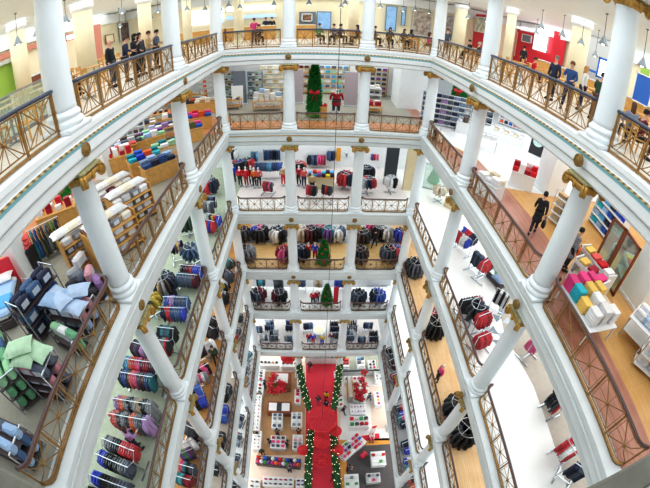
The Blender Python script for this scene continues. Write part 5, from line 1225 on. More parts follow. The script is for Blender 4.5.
for (u0, v0), (u1, v1), m, lab, th in (((383, 184), (400, 145), 'dark', 'tall dark wall panel, far right bay, third level', .3), ((402, 190), (420, 146), 'beige', 'tan wall panel beside the dark one, third level', .3)):
    P_ = at((u0 + u1) / 2, v0, Z[5]); panel('wall_panel', lab, 'panel', (u0, v0), (u1, v1), ('y', P_.y), m, th)
rr(5, (391, 181), mix([J, V], ['white', 'pale grey', 'white', 'black'], 10), 'of white jackets at the dark panel', r=.34)
rk(5, (372, 152), (377, 152), 'single', mix([S], ['purple', 'red', 'pink'], 6), 'of purple tops left of dark panel')
# right side
L = 5
rk(5, (458, 301), (478, 297), 'single', mix([J, T], ['black', 'black', 'charcoal', 'black', 'red', 'crimson'], 14), 'of black and red suits, third-level right')
rr(5, (475, 313), mix([J, V], ['black', 'charcoal', 'black', 'slate'], 10), 'of black vests, third-level right', r=.36)
rk(5, (481, 316), (491, 312), 'single', mix([J], ['red', 'red', 'crimson', 'red'], 9), 'of red tops, third-level right')
rk(5, (470, 338), (482, 333), 'single', mix([J], ['red', 'crimson', 'red', 'red'], 10), 'of red jackets nearest right rail')
rk(5, (476, 250), (484, 257), 'single', mix([T], ['charcoal', 'denim', 'charcoal', 'denim'], 8), 'of charcoal trousers, third-level far right')
rk(5, (485, 262), (491, 258), 'single', mix([S], ['red', 'red', 'crimson'], 6), 'of red shirts, third-level far right')
rk(5, (499, 289), (510, 295), 'single', mix([T], ['black', 'white', 'black', 'white', 'charcoal'], 9), 'of striped trousers, third-level right')
for i, (u, v, c) in enumerate(((495, 268, 'green'), (498, 276, 'green'), (497, 282, 'steel blue'))):
    p = at(u, v, Z[5] + .4); item('pillow', c, (p.x, p.y, Z[5] + .55), i, '%s cushion, %s of three on the third-level right carpet' % (c, ordn(i)), None, 1.2)
o = counter(.9, 1.3, .5, 'espresso', 'white', 'plinth'); place(o, (497, 281), 5, .3); tag(o, 'low plinth under the green and blue cushions, third-level right', 'plinth')
rk(5, (534, 342), (543, 335), 'single', mix([S], ['pink', 'white', 'purple', 'navy', 'pink'], 10), 'of pink striped shirts, third-level right', pat=.5)
rk(5, (561, 388), (569, 402), 'double', mix([J, T], ['black', 'charcoal', 'red', 'black', 'charcoal'], 16), 'of black suits beside right bedding edge')
rk(5, (573, 436), (581, 450), 'double', mix([J, S], ['red', 'white', 'red', 'charcoal', 'red'], 14), 'of red and white tops, third-level right')
rk(5, (577, 464), (588, 472), 'single', mix([T], ['navy', 'slate', 'navy'], 8), 'of navy trousers, lowest third-level right')
rk(5, (461, 228), (474, 238), 'double', mix([J, S], ['red', 'white', 'royal blue', 'red', 'navy'], 16), 'of red and blue tops, third-level right')
o = counter(1.6, .7, 1.0, 'beige', 'white', 'cabinet'); place(o, (454, 209), 5, -.8); tag(o, 'small beige cabinet by the farther right column, third level', 'cabinet')
o = empty('glass_screen', tuple(at(432, 190, Z[5]))); MB().box((0, 0, 1.1), (2.6, .03, 2.1)).obj('pane', M['glass'], o); MB().box((0, 0, .05), (2.6, .1, .1)).box((0, 0, 2.16), (2.6, .06, .05)).box((-1.28, 0, 1.1), (.05, .06, 2.1)).box((1.28, 0, 1.1), (.05, .06, 2.1)).obj('frame', M['steel'], o); o.rotation_euler = (0, 0, -.4); tag(o, 'glass screen in front of greenery, third-level far right', 'glass screen')
tree(1.5, .5, tuple(at(433, 183, Z[5])), 'small decorated tree behind the third-level glass screen', 12, baubles=10, n=800, blunt=.7, orn='pink')
rr(5, (440, 190), mix([S], ['tan', 'beige', 'cream'], 8), 'of tan shirts behind the glass screen', r=.3)
# ---- fourth level
L = 4
for uv, cols, w, r in (((259.5, 231), ['pink', 'purple', 'royal blue', 'black', 'black', 'charcoal', 'black', 'charcoal'], 'of black-and-purple coats, far left bay', .5), ((278, 232), ['black', 'charcoal', 'white', 'black', 'slate'], 'of black-and-white coats, far left bay', .46), ((243, 232), ['black', 'charcoal'], 'of black coats by far left column', .36),
                       ((247, 252), ['grey', 'charcoal', 'slate', 'grey'], 'of grey coats at fourth-level far rail', .42), ((284, 252), ['red', 'crimson', 'pink', 'maroon'], 'of red coats at fourth-level far rail', .36), ((301.5, 250), ['slate', 'denim blue', 'navy', 'black'], 'of navy coats right of left column', .36),
                       ((301, 231), ['beige', 'cream', 'beige', 'tan'], 'of beige coats, far middle bay', .38), ((310.5, 231), ['maroon', 'plum', 'maroon', 'black'], 'of maroon coats, far middle bay', .42), ((320, 229), ['pink', 'black', 'crimson'], 'of pink coats behind the tree', .38), ((329, 231), ['teal', 'teal', 'purple', 'teal'], 'of teal coats, far middle bay', .4), ((337.5, 231), ['white', 'pale grey', 'white', 'denim'], 'of white coats, far middle bay', .4),
                       ((362, 234), ['brown', 'black', 'brown', 'charcoal'], 'of brown coats, far right bay', .5), ((380, 230), ['grey', 'black', 'charcoal'], 'of grey coats, far right bay', .4), ((387, 231), ['white', 'pale grey', 'white', 'grey'], 'of white coats, far right bay', .36), ((359.5, 256), ['brown', 'maroon', 'charcoal', 'brown'], 'of brown coats at the far rail', .44), ((389, 252), ['black', 'slate', 'charcoal'], 'of black coats at far right rail', .44), ((396.5, 250), ['royal blue', 'red', 'blue'], 'of blue-and-red coats, far right rail', .34), ((401, 233), ['navy', 'royal blue', 'red'], 'of navy tops beside right corner column', .34), ((373, 226), ['crimson', 'pink', 'black'], 'of crimson coats behind the walker', .34)):
    rr(4, uv, mix([K, J], cols, 12 if r > .38 else 9), w, r=r)
mannequin(4, (308.5, 260), .3, 'red', 'navy', 'mannequin in red beside the fourth-level tree'); mannequin(4, (315, 260), -.2, 'royal blue', 'red', 'mannequin in royal blue beside the fourth-level tree')
tree(2.3, .55, tuple(at(323.5, 263, Z[4])), 'christmas tree with large red flowers at the fourth-level far rail', 21, baubles=14, n=1500, blunt=.75, rb=.11)
for uv in ((313, 265), (323, 266)): pass
p = at(374, 247, Z[4]); person('walk', (p.x, p.y, Z[4] + .02), 2.6, 'black', 'black', '1c1a1c', 'person in black walking the fourth-level far aisle')
# fourth level left and right
for p_, q_, sh, it, w in (((208, 320), (216, 325), 'double', mix([K], ['black', 'charcoal', 'black'], 14), 'of black coats behind near left column'), ((193, 349), (202, 345), 'single', mix([J], ['navy', 'plum', 'charcoal', 'black', 'plum'], 12), 'of plum coats, fourth-level left'), ((207, 345), (213, 341), 'single', mix([J], ['white', 'pale grey', 'white'], 8), 'of white jackets, fourth-level left'),
                           ((203, 369), (210, 365), 'single', mix([J], ['black', 'pink', 'pink', 'black'], 9), 'of pink and black jackets, fourth-level left'), ((195, 376), (204, 373), 'single', mix([V], ['pale grey', 'pink', 'white', 'grey'], 9), 'of pale vests, fourth-level left'), ((195, 395), (204, 392), 'double', mix([J], ['black', 'royal blue', 'black', 'blue'], 12), 'of blue jackets, fourth-level left'),
                           ((185, 445), (194, 441), 'single', mix([J], ['white', 'white', 'pale grey', 'white'], 9), 'of white coats, lower fourth-level left'), ((181, 454), (191, 450), 'single', mix([J], ['purple', 'green', 'purple', 'plum'], 9), 'of purple jackets, lower fourth-level left'), ((178, 470), (192, 474), 'double', mix([J], ['teal', 'turquoise', 'maroon', 'crimson', 'pink', 'teal', 'black', 'slate'], 16), 'of teal and crimson jackets, fourth-level left'), ((184, 424), (192, 428), 'single', mix([K], ['slate', 'charcoal'], 9), 'of slate coats, fourth-level left'),
                           ((226, 257), (232, 261), 'single', mix([J], ['turquoise', 'teal', 'charcoal'], 8), 'of turquoise jackets, far left corner'), ((226, 268), (231, 272), 'single', mix([J], ['black', 'slate'], 8), 'of black jackets, far left corner'), ((222, 280), (228, 284), 'single', mix([J], ['white', 'pale blue', 'black'], 8), 'of white jackets, far left corner'), ((219, 290), (227, 294), 'single', mix([J], ['green', 'turquoise', 'white', 'black'], 9), 'of green-and-turquoise jackets, fourth-level left')):
    rk(4, p_, q_, sh, it, w)
p = at(217, 362, Z[4]); person('walk', (p.x, p.y, Z[4] + .02), .4, 'dark green', 'black', '4a382c', 'person in dark green walking by the fourth-level left rail')
for uv, cols, w, r in (((414, 268), ['black', 'charcoal', 'slate', 'black'], 'of black coats at right corner rail', .5), ((419, 317), ['crimson', 'red', 'crimson'], 'of crimson coats at fourth-level right rail', .32), ((435, 326), ['black', 'charcoal', 'black', 'slate'], 'of black coats, fourth-level right, upper', .55), ((448, 409), ['charcoal', 'black', 'charcoal'], 'of charcoal coats, fourth-level right, middle', .5), ((457.5, 434), ['black', 'charcoal', 'black', 'dark green'], 'of black coats, fourth-level right, lower', .6)):
    rr(4, uv, mix([K], cols, 14), w, r=r)
p = at(436, 381, Z[4]); person('stand', (p.x, p.y, Z[4] + .02), -1.5, 'pink', 'black', 'e8e4dc', 'person in magenta with white hat at the fourth-level right rail')
# ---- fifth level
for uv, cols, w, r in (((258.5, 296), ['crimson', 'charcoal', 'navy', 'slate', 'maroon'], 'of crimson-and-navy coats, fifth-level far left', .45), ((279.5, 297), ['slate', 'maroon', 'black'], 'of slate coats, left middle column, fifth level', .42),                        ((358.5, 298), ['black', 'slate', 'navy'], 'of slate coats, right middle column, fifth level', .42), ((377.5, 298), ['royal blue', 'navy', 'blue'], 'of blue coats, fifth-level far right bay', .44)):
    rr(3, uv, mix([K, J], cols, 12), w, r=r)
for p_, q_, cols, w in (((256, 279), (265, 279), ['charcoal', 'turquoise', 'turquoise', 'slate'], 'of turquoise tops, fifth-level back, left'), ((273, 280), (283, 280), ['slate', 'charcoal'], 'of slate tops, fifth-level back, left'), ((299, 279), (303, 279), ['slate', 'denim'], 'of denim tops, fifth-level back, middle'), ((313, 280), (323, 280), ['cream', 'tan', 'beige'], 'of cream tops, fifth-level back, middle'), ((336, 278), (343, 278), ['royal blue', 'blue', 'slate'], 'of blue tops, fifth-level back, right')):
    rk(3, p_, q_, 'single', mix([J], cols, 8), w)
mannequin(3, (313, 305), 0, 'red', 'black', 'mannequin in red at the fifth-level far rail'); mannequin(3, (317, 304), .3, 'crimson', 'navy', 'mannequin in crimson beside the fifth-level tree')
tree(2.3, .55, tuple(at(326.5, 303, Z[3])), 'christmas tree with red ornaments at the fifth-level far rail', 31, baubles=14, n=1300, blunt=.8, rb=.1)
P_ = at(336, 305, Z[3]); panel('banner', 'tall red banner right of the fifth-level tree', 'banner', (333, 304), (339, 287), ('y', P_.y), 'red')
o = counter(2.4, .8, .9, 'grey', 'white'); place(o, (378, 283), 3); tag(o, 'long white sales counter, fifth-level far right', 'counter')
for p_, q_, sh, it, w in (((239, 313), (246, 315), 'single', mix([J], ['slate', 'grey', 'charcoal'], 9), 'of slate coats, fifth-level far left corner'), ((235, 330), (242, 332), 'double', mix([J], ['charcoal', 'red', 'black', 'slate'], 14), 'of charcoal coats, fifth-level left, upper'), ((234, 349), (241, 350), 'single', mix([J], ['white', 'grey', 'slate', 'white'], 9), 'of white coats, fifth-level left'), ((225, 387), (233, 390), 'double', mix([K], ['black', 'charcoal'], 14), 'of black coats, fifth-level left, middle'),
                           ((223, 411), (232, 412), 'double', mix([J], ['royal blue', 'blue', 'slate', 'royal blue'], 14), 'of royal blue jackets, fifth-level left'), ((220, 438), (229, 440), 'double', mix([J], ['black', 'charcoal'], 12), 'of black jackets, fifth-level left, lower'), ((216, 464), (225, 466), 'double', mix([J], ['slate', 'charcoal', 'grey'], 12), 'of grey jackets, fifth-level left, lowest')):
    rk(3, p_, q_, sh, it, w)
# ---- sixth level
blu = ['navy', 'denim', 'slate', 'steel blue', 'charcoal', 'denim blue']
for i, (p_, q_, cols, w) in enumerate((((255, 327), (261, 327), blu, 'first, sixth-level far left bay'), ((264, 323), (274, 323), ['navy', 'denim', 'pale blue', 'slate'], 'second, sixth-level far left bay'), ((259, 335), (267, 335), ['pale grey', 'white', 'slate'], 'third, sixth-level far left bay'), ((268, 333), (279, 333), ['slate', 'navy', 'pale grey'], 'fourth, sixth-level far left bay'), ((284, 336), (292, 336), ['grey', 'slate', 'denim'], 'fifth, sixth-level far left bay'), ((286, 323), (292, 323), ['navy', 'denim blue'], 'sixth, sixth-level far left bay'),
                                       ((303, 324), (313, 323), ['navy', 'denim'], 'first, sixth-level far middle bay'), ((330, 324), (339, 324), ['navy', 'charcoal'], 'second, sixth-level far middle bay'), ((331, 333), (338, 333), ['maroon', 'slate', 'charcoal'], 'third, sixth-level far middle bay'), ((346, 323), (358, 323), ['navy', 'slate', 'charcoal'], 'first, sixth-level far right bay'), ((364, 323), (373, 323), blu, 'second, sixth-level far right bay'), ((346, 333), (355, 333), ['slate', 'denim', 'pale grey'], 'third, sixth-level far right bay'), ((358, 337), (366, 337), blu, 'fourth, sixth-level far right bay'), ((369, 334), (379, 334), ['navy', 'brown', 'charcoal'], 'fifth, sixth-level far right bay'))):
    rk(2, p_, q_, 'double' if i % 2 else 'single', mix([S if i % 3 == 0 else V, J], cols, 10), w, h=1.3)
for u, v, t, l, lab in ((313, 344, 'royal blue', 'red', 'mannequin in blue left of the sixth-level clock stand'), (309, 343, 'red', 'navy', 'mannequin in red left of the sixth-level clock stand'), (322, 345, 'yellow', 'royal blue', 'mannequin in yellow right of the sixth-level clock stand'), (331, 343, 'maroon', 'pale grey', 'mannequin in maroon, sixth-level far middle bay')): mannequin(2, (u, v), 0, t, l, lab)
o = empty('display_stand'); MB().lathe([(.55, 0), (.55, .9), (.6, .92), (.6, 1.0)], 20).obj('stand_body', M['white'], o); MB().lathe([(.45, 1.0), (.45, 1.03)], 20).obj('cream_disc', M['cream'], o); place(o, (319, 336), 2); tag(o, 'round white stand with cream disc, sixth-level far middle bay', 'display stand')
for i, (p_, q_, cols, w) in enumerate((((248, 352), (255, 356), ['teal', 'turquoise', 'charcoal', 'teal'], 'of teal jackets, sixth-level left'), ((247, 366), (254, 369), ['navy', 'slate', 'grey'], 'of slate jackets, sixth-level left'), ((245, 378), (252, 381), ['royal blue', 'blue', 'steel blue'], 'of blue jackets, sixth-level left'), ((243, 391), (249, 394), ['navy', 'denim blue'], 'of navy jackets, sixth-level left'), ((240, 418), (247, 420), ['slate', 'steel blue', 'navy'], 'of slate-and-navy tops, sixth-level left'), ((237, 437), (245, 439), ['navy', 'steel blue', 'red', 'slate'], 'of navy-and-red tops, sixth-level left'), ((235, 458), (243, 460), ['steel blue', 'slate'], 'of steel blue tops, sixth-level left'), ((232, 480), (240, 482), ['navy', 'grey'], 'of navy tops, lowest sixth-level left'))):
    rk(2, p_, q_, 'double', mix([J, S], cols, 10), w, h=1.3)
for i, (p_, q_, cols, w) in enumerate((((385, 352), (392, 349), ['charcoal', 'black', 'olive'], 'of charcoal jackets, sixth-level right'), ((390, 363), (396, 360), ['maroon', 'brown', 'charcoal'], 'of maroon jackets, sixth-level right'), ((393, 378), (400, 375), ['red', 'crimson', 'slate'], 'of red jackets, sixth-level right'), ((396, 392), (403, 389), ['slate', 'charcoal'], 'of slate jackets, sixth-level right'), ((397, 411), (405, 408), ['royal blue', 'navy', 'red'], 'of blue-and-red jackets, sixth-level right'), ((400, 421), (407, 418), ['navy', 'teal', 'pink'], 'of navy-and-teal tops, sixth-level right'), ((402, 447), (409, 444), ['royal blue', 'navy'], 'of royal blue tops, sixth-level right'), ((402, 465), (411, 462), ['turquoise', 'royal blue', 'white'], 'of turquoise tops, sixth-level right'), ((408, 484), (418, 480), ['orange', 'coral', 'charcoal'], 'of orange tops, sixth-level right'))):
    rk(2, p_, q_, 'double', mix([J, S], cols, 10), w, h=1.3)
o = table(.7, 3.0, .8, 'white', 'chrome'); place(o, (401, 434), 2); o.location.x += 1.1; tag(o, 'long narrow white table, sixth-level right side', 'table')
# ------------------------------------------------------------------ ground floor
L = 1
def gz(poly, m, k=1): zone(1, [tuple(at(u, v, Z[1]).xy) for u, v in poly], m, k)
gz([(305, 363), (338, 363), (338, 412), (341, 500), (306, 500), (306, 412)], 'gpink', 1)
R_ = [at(u, v, Z[1]) for u, v in ((306, 364), (336, 364), (337, 412), (342, 500), (304, 500), (306, 412))]
struct(MB().prism([tuple(p.xy) for p in R_], Z[1], Z[1] + .035).obj('floor', M['redcarpet']), 'red carpet aisle')
gz([(262, 372), (305, 372), (305, 455), (258, 455)], 'gtan', 1); gz([(252, 455), (305, 455), (304, 480), (250, 480)], 'gpink', 2); gz([(250, 480), (304, 480), (304, 500), (248, 500)], 'gtan', 2)
gz([(342, 378), (396, 378), (400, 440), (340, 440)], 'gloss', 2); gz([(369, 386), (392, 386), (396, 426), (372, 430)], 'gpink', 3); gz([(337, 440), (402, 437), (408, 500), (341, 500)], 'amber', 2); gz([(347, 446), (404, 443), (412, 500), (346, 500)], 'dark', 3); gz([(343, 352), (385, 352), (380, 376), (341, 376)], 'ggreen', 2)
gz([(258, 360), (300, 360), (300, 371), (256, 371)], 'gloss', 2)
# green room front wall
a, b = at(342, 376, Z[1]), at(378, 376, Z[1])
o = empty('partition', ((a.x + b.x) / 2, a.y, Z[1] + .02)); MB().box((0, 0, .5), (b.x - a.x, .12, 1.0)).obj('panel', M['grey'], o); MB().box((0, 0, 1.03), (b.x - a.x + .1, .2, .06)).obj('rail', M['dark'], o); tag(o, 'low grey partition in front of the green-floored corner room', 'partition')
def gtable(uv, sx, sy, rz, w, kind, cols, nx, ny, body='white', top='white', h=.9, scale=1., stack=1, leg=False):
    o = counter(sx, sy, h, body, top, 'display_case') if not leg else table(sx, sy, h, top, leg)
    place(o, uv, 1, rz); tag(o, w, 'display case' if not leg else 'table')
    short = ' '.join(w.replace(' with', '').split()[:7])
    heap(o, sx - .1, sy - .1, h, kind, cols, nx, ny, short, scale, stack, .13 if kind == 'box' else .1)
    return o
bott = ['cream', 'pale pink', 'black', 'white', 'butter', 'crimson']
gtable((270, 367), 2.2, .8, 0, 'white case of dark bags at the ground-floor far left', 'bag', ['black', 'brown', 'charcoal', 'tan'], 5, 1)
gtable((290, 368), 1.9, .8, 0, 'white case of grey bags at the ground-floor far left', 'bag', ['slate', 'grey', 'charcoal', 'crimson'], 4, 1)
gtable((262, 379), .8, 1.6, 0, 'white side case of bags left of the poinsettias', 'bag', ['pink', 'slate', 'navy', 'white'], 1, 4)
gtable((261, 391), .8, 1.8, 0, 'white side case of dark bags, ground-floor left edge', 'bag', ['navy', 'black', 'crimson', 'white'], 1, 4)
gtable((259, 404), .8, 1.8, 0, 'white side case of perfume, ground-floor left edge', 'bottle', bott, 2, 5, scale=1.4)
gtable((257, 424), .9, 3.0, 0, 'long white case of perfume, ground-floor left edge', 'bottle', bott, 2, 7, scale=1.5)
gtable((258, 443), .9, 2.0, 0, 'short white case of perfume, ground-floor left edge', 'bottle', bott, 2, 5, scale=1.5)
o = empty('display_case'); MB().rbox((0, 0, .5), (2.4, 1.3, 1.0), .02).obj('cabinet_body', M['walnut'], o)
MB().box((-.65, 0, 1.02), (.8, .9, .04)).obj('tray', M['white'], o); MB().box((.65, 0, 1.02), (.8, .9, .04)).obj('tray', M['white'], o); MB().box((0, 0, 1.02), (.45, .9, .04)).obj('tray', M['charcoal'] if 'charcoal' in M else M['dark'], o); place(o, (280, 411), 1); tag(o, 'walnut glass-topped case with white trays below the poinsettias', 'display case')
o = empty('display_case'); MB().rbox((0, 0, .45), (2.2, 2.0, .9), .02).obj('cabinet_body', M['walnut'], o); MB().rbox((0, .2, .92), (1.6, 1.2, .06), .01).obj('counter_top', M['white'], o); place(o, (281, 384), 1); tag(o, 'walnut island under the poinsettias, ground floor', 'display case')
gtable((300, 385), .6, 1.6, 0, 'small white case by the left garland, upper', 'bag', ['grey', 'black', 'white'], 1, 3)
gtable((298, 400), .7, 1.7, 0, 'white case of red boxes by the left garland', 'box', ['red', 'white', 'red', 'crimson'], 1, 4, scale=.9)
gtable((278, 424), 1.1, 1.7, 0, 'white case of grey trays, ground-floor left, upper', 'box', ['slate', 'white', 'grey', 'slate'], 2, 4, scale=.8)
gtable((297, 423), 1.1, 1.7, 0, 'white case of grey trays beside left garland', 'box', ['grey', 'white', 'slate', 'pale grey'], 2, 4, scale=.8)
gtable((279, 445), 1.5, 1.4, 0, 'white case of pink boxes, ground-floor left, middle', 'box', ['slate', 'pink', 'crimson', 'charcoal', 'pink'], 3, 3, scale=.8)
gtable((298, 445), 1.0, 1.6, 0, 'white case of mixed boxes beside left garland, lower', 'box', ['slate', 'grey', 'pale pink', 'white'], 2, 4, scale=.8)
gtable((279, 464), 4.2, .9, -.06, 'long dark table of bright hats on the pale floor', 'hat', ['pink', 'red', 'white', 'tan', 'green', 'blue', 'purple', 'navy', 'pink', 'white', 'orange', 'blue'], 12, 2, 'espresso', 'espresso', .85, 1.2, [2, 3])
gtable((279, 484), 2.8, 1.0, 0, 'white table of pink and grey bags, ground-floor lower left', 'bag', ['slate', 'pink', 'grey', 'crimson', 'charcoal', 'grey'], 6, 2)
gtable((301, 485), .9, .9, 0, 'small white table of purple bags by left garland', 'bag', ['purple', 'plum', 'slate'], 2, 2)
gtable((256, 486), 1.0, 1.0, 0, 'small white table of brown bags, ground-floor lower left', 'bag', ['brown', 'tan', 'white'], 2, 2)
# poinsettias
def poinsettia(loc, label, s=1., grp=None):
    o = empty('poinsettia', loc, random.uniform(0, 6)); o.scale = (s,) * 3
    MB().lathe([(.12, 0), (.16, .24), (.17, .26), (.14, .25)], 12).obj('pot', M['white'], o, True)
    rnd = random.Random(len(COL.objects))
    def fn(q):
        a = q.uniform(0, 6.28); r = q.uniform(.03, .26); return (r * math.cos(a), r * math.sin(a), .36 + q.uniform(0, .16)), (math.cos(a), math.sin(a), q.uniform(-.1, .5))
    foliage(60, fn, .2, rnd).obj('bracts', M['red'], o)
    def fn2(q):
        a = q.uniform(0, 6.28); r = q.uniform(.03, .2); return (r * math.cos(a), r * math.sin(a), .24 + q.uniform(0, .1)), (math.cos(a), math.sin(a), q.uniform(-.4, .2))
    foliage(40, fn2, .22, rnd).obj('leaves', M['leafd'], o)
    return tag(o, label, 'poinsettia', grp)
for i, (u, v) in enumerate([(272, 381), (271, 388), (275, 378), (279, 392), (284, 387), (276, 395), (271, 393), (283, 393), (280, 385)]):
    p = at(u, v, Z[1] + 1.0); poinsettia((p.x, p.y, Z[1] + .95 + .2 * (i % 2)), 'red poinsettia in a white pot, %s on the walnut island' % ordn(i), 1.15, 'poinsettias on the walnut island')
o = counter(1.4, 1.8, .7, 'white', 'white', 'plinth'); place(o, (360, 398), 1, -.3); tag(o, 'white plinth under the poinsettias right of the carpet', 'plinth')
for i, (u, v) in enumerate([(363, 378), (361, 383), (364, 387), (357, 391), (361, 393), (364, 391), (358, 396), (362, 398), (356, 387)]):
    p = at(u, v, Z[1] + 1.4); poinsettia((p.x, p.y, Z[1] + .7 + max(0, (394 - v) * .09)), 'red poinsettia, %s of the tiered group right of the carpet' % ordn(i), 1.1, 'tiered poinsettias right of the carpet')
for uv, sx, sy, rz, w, kind, cols, nx, ny in (((345, 368), .8, 1.4, 0, 'white case of red goods in the green-floored room, left', 'box', ['white', 'crimson', 'red'], 2, 3), ((360, 367), .9, 1.6, 0, 'white case in the middle of the green-floored room', 'box', ['white', 'slate', 'sky blue', 'white'], 2, 3), ((371, 369), .9, 1.3, 0, 'grey case of grey goods in the green-floored room, right', 'pot', ['grey', 'charcoal', 'white', 'pink'], 2, 3),
                                              ((352, 383), 1.8, .8, 0, 'white case of pink and grey bags right of the garland', 'bag', ['slate', 'grey', 'pink', 'pink'], 4, 1), ((377, 379), .8, 1.6, 0, 'white case of green and black goods, ground-floor right', 'bottle', ['green', 'black', 'white'], 2, 4), ((340, 402), .7, 2.2, 0, 'narrow wooden-ended case beside the right garland', 'bag', ['orange', 'green', 'crimson', 'cream'], 1, 4), ((377, 402), .9, 1.7, 0, 'white case topped with yellow and pink flowers', 'hat', ['pink', 'yellow', 'pink', 'lilac'], 1, 4),
                                              ((357, 413), 1.6, 1.2, 0, 'white case of lilac perfume right of the carpet', 'bottle', ['lilac', 'pale pink', 'white', 'purple'], 5, 2), ((358, 425), 2.0, 1.3, 0, 'white case of green and red boxes, ground-floor right', 'box', ['green', 'red', 'charcoal', 'white', 'crimson'], 4, 2)):
    gtable(uv, sx, sy, rz, w, kind, cols, nx, ny, scale=1. if kind != 'bottle' else 1.5)
o = shelving(.5, 2.4, 1.8, 3, side='oak', board='white'); place(o, (349, 393), 1); tag(o, 'tall thin oak-edged shelf left of the tiered poinsettias', 'shelving unit')
gtable((350, 449), 2.9, 1.4, .7, 'large slanted table of bright toys on amber boards', 'box', ['pink', 'white', 'blue', 'red', 'purple', 'lilac', 'white', 'navy', 'green', 'red', 'pink', 'white', 'pink', 'red'], 6, 3, scale=.85, stack=[1, 2])
gtable((377, 461), 1.4, 1.5, 0, 'white table of red packets and green plant', 'box', ['white', 'crimson', 'white', 'white', 'green', 'white', 'white', 'red'], 4, 2, scale=.85)
gtable((372, 480), 1.3, 1.0, 0, 'grey table of white goods on dark carpet', 'pot', ['white', 'slate', 'pink', 'pale grey'], 3, 2, 'grey', 'grey', scale=1.1)
gtable((351, 486), 1.3, 2.0, 0, 'white table of yellow and green goods by right garland', 'box', ['yellow', 'green', 'white', 'slate', 'white', 'grey'], 3, 3, scale=.8)
gtable((363, 456), .7, .5, .7, 'small pink bench beside the slanted toy table', 'box', ['pink', 'coral'], 2, 1, 'coral' if 'coral' in M else 'red', 'red', .5, .7)
o = counter(1.8, .5, .35, 'red', 'red', 'bench'); place(o, (370, 438), 1, .1); tag(o, 'low red bench at the edge of the white floor', 'bench')
o = empty('floor_banner'); MB().box((0, 0, .02), (.6, .4, .04)).obj('base', M['white'], o); MB().rbox((0, 0, .8), (.55, .12, 1.5), .04).obj('panel', M['white'], o); m = MB().ball((-.12, 0, 1.68), (.17, .08, .16), 10, 6).ball((.12, 0, 1.68), (.17, .08, .16), 10, 6).ell([(.28, .08, 1.66), (.15, .07, 1.45), (.02, .04, 1.25)][::-1], 10); m.obj('red_heart', M['red'], o, True); place(o, (372, 433), 1, .2); tag(o, 'white stand topped with a red heart, ground-floor right', 'display stand')
# carpet decorations
o = empty('display_stand'); MB().rbox((0, 0, .5), (3.6, .7, 1.0), .03).obj('plinth', M['white'], o); place(o, (321, 361), 1); tag(o, 'white plinth across the far end of the red carpet', 'plinth')
for i in range(8):
    q = local(o, -1.6 + i * .457, 0, 1.0); poinsettia(q, 'red poinsettia, %s along the plinth at the carpet end' % ordn(i), 1.3, 'poinsettias at the carpet end')
def drum(uv, h, r, label, hang=True):
    p = at(*uv, Z[1] + h); o = empty('hanging_parasol', (p.x, p.y, Z[1] + h))
    m = MB(); n = 16
    m.lathe([(r, -.22), (r, -.02), (r * .98, 0), (r * .55, .16), (.06, .30), (.02, .34)], n); m.obj('canopy', M['redp'], o, True)
    for i in range(8):
        a = i * PI / 4; MB().tube([(.04 * math.cos(a), .04 * math.sin(a), .32), (r * .55 * math.cos(a), r * .55 * math.sin(a), .18), (r * math.cos(a), r * math.sin(a), .02)], .02, 4).obj('rib', M['redr'], o)
    MB().tube([(r * math.cos(2 * PI * i / 24), r * math.sin(2 * PI * i / 24), -.02) for i in range(25)], .045, 6).obj('rim', M['redr'], o, True)
    MB().tube([(0, 0, .3), (0, 0, Z[2] - .98 - Z[1] - h if r < .6 else 1.6)], .012, 4).obj('cord', M['black'], o)
    return tag(o, label, 'parasol')
M['redp'] = mat('red_fabric_canopy', 'c81f33', .6, noise=.12, scale=6); M['redr'] = mat('bright_red_trim', 'f02a2a', .4)
drum((322, 419), 3.6, 1.32, 'largest round red parasol hanging over the carpet'); drum((322, 441), 2.6, .72, 'medium red parasol hanging below the largest one'); drum((322, 461), 2.2, .62, 'lowest red parasol hanging over the carpet')
drum((303, 450), 2.4, .5, 'small red parasol left of the lower garland'); drum((338, 450), 2.4, .52, 'small red parasol right of the lower garland'); drum((336, 431), 2.8, .5, 'small red parasol overlapping the right of the largest'); drum((288, 357), 3.0, .75, 'wide red parasol at the ground-floor far left')
def garland(pts, label, seed):
    P_ = [at(u, v, Z[1] + h) for u, v, h in pts]; o = empty('garland', tuple(P_[0])); rnd = random.Random(seed)
    Q = []
    for a, b in zip(P_, P_[1:]):
        for i in range(12): Q.append(a.lerp(b, i / 12) - P_[0])
    Q.append(P_[-1] - P_[0])
    def fn(q):
        i = q.randrange(len(Q) - 1); c = Q[i].lerp(Q[i + 1], q.random()); d = Vector((q.gauss(0, 1), q.gauss(0, 1), q.gauss(0, 1))).normalized(); return c + d * .22, d + Vector((0, 0, .2))
    m = foliage(2600, fn, .2, rnd); m.tube(Q, .25, 8); m.obj('foliage', M['leafd'], o)
    bl = MB().ball((0, 0, 0), .04, 6, 4).mesh('light_bulb', [M['fairy']], True)
    for i in range(40):
        c = Q[int((i + .5) / 40 * (len(Q) - 1))]; a = i * 2.4; mkobj('light_bulb', bl, o, (c.x + .33 * math.cos(a), c.y + .2 * math.sin(a), c.z + .3))
    n = 5
    for i in range(n):
        c = Q[int(i / (n - 1) * (len(Q) - 1))] + P_[0]; MB().tube([tuple(c - P_[0]), (c.x - P_[0].x, c.y - P_[0].y, Z[1] - P_[0].z)], .03, 6).obj('post', M['white'], o)
    return tag(o, label, 'garland')
garland([(298, 358, 2.6), (300, 372, 2.4), (304, 390, 2.2), (309, 408, 2.2)], 'lit green garland along the left of the carpet, upper half', 1)
garland([(341, 358, 2.6), (339, 372, 2.4), (337, 390, 2.2), (334, 408, 2.2)], 'lit green garland along the right of the carpet, upper half', 2)
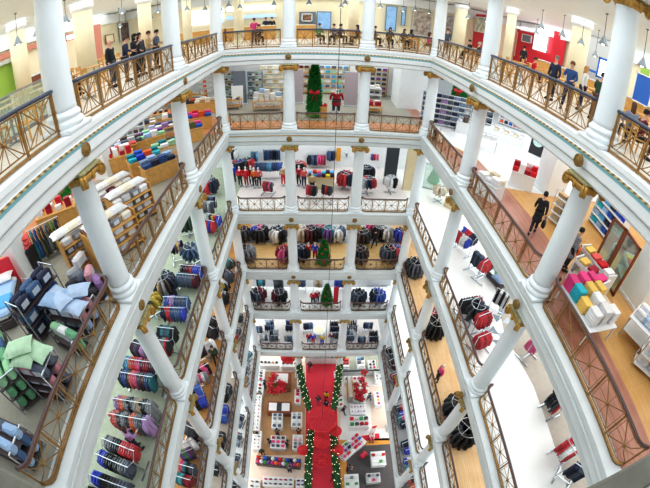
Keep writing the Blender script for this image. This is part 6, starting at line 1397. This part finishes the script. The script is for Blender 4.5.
garland([(311, 432, 2.2), (309, 455, 2.2), (308, 492, 2.2)], 'lit green garland along the left of the carpet, lower half', 3)
garland([(333, 432, 2.2), (335, 455, 2.2), (338, 492, 2.2)], 'lit green garland along the right of the carpet, lower half', 4)
# hanging wire
wp = at(322, 419, Z[1] + 3.9); wy = wp.y; wx = sum(aty(u, v, wy).x for u, v in ((340, 3), (335, 145), (332, 230), (329.6, 275))) / 4
o = MB().tube([(0, 0, Z[1] + 4.0), (0, 0, 12)], .012, 5).obj('hanging_wire', M['black'], None, False, (wx, wy, 0)); tag(o, 'thin dark wire hanging down the middle of the well', 'wire')
# shoppers below
for u, v, pose, rz, t, l, hcol, lab in ((310, 370, 'walk', 0, 'black', 'charcoal', '2a2420', 'person in black near the far end of the red carpet'), (318, 403, 'walk', .2, 'charcoal', 'denim', '4a382c', 'person in charcoal walking the red carpet'), (326, 400, 'walk', 3.0, 'yellow', 'black', '2a2420', 'person in yellow on the red carpet'), (326, 408, 'stand', .4, 'navy', 'navy', '2a2420', 'person in navy beside the yellow one on the carpet'), (333, 479, 'walk', 2.8, 'black', 'charcoal', '8a6a50', 'person in black at the lower end of the carpet'),
                                        (265, 388, 'reach', 1.4, 'navy', 'navy', '2a2420', 'person in navy at the left edge cases, ground floor'), (278, 436, 'reach', 3.1, 'brown', 'black', '2a2420', 'person in brown below the upper grey trays'), (271, 445, 'reach', -1.4, 'charcoal', 'black', '2a2420', 'person in charcoal left of the pink box case'), (287, 446, 'reach', 1.4, 'plum', 'black', '2a2420', 'person in plum right of the pink box case'), (299, 436, 'reach', 3.1, 'black', 'crimson', '4a382c', 'person in black below the right grey trays'), (263, 454, 'reach', .3, 'dark green', 'black', '2a2420', 'person in dark green above the long hat table'), (290, 472, 'reach', 3.1, 'slate', 'black', '4a382c', 'person in slate below the long hat table'),
                                        (343, 413, 'walk', 1.0, 'black', 'navy', '2a2420', 'person in black right of the garland by perfume'), (368, 401, 'walk', 2.2, 'slate', 'charcoal', '2a2420', 'person in slate beside the flower case'), (347, 470, 'reach', 1.2, 'plum', 'black', '2a2420', 'person in plum left of the dark carpet'), (371, 438, 'sit', 0, 'white', 'pink', 'c79b63', 'blonde person in white seated on the red bench')):
    p = at(u, v, Z[1]); person(pose, (p.x, p.y, Z[1] + .05), rz, t, l, hcol, lab, long=random.random() < .4)
for d_ in (RR,):
    for o_ in d_.values(): drop(o_)
print('COUNTS', COUNT, len(COL.objects))
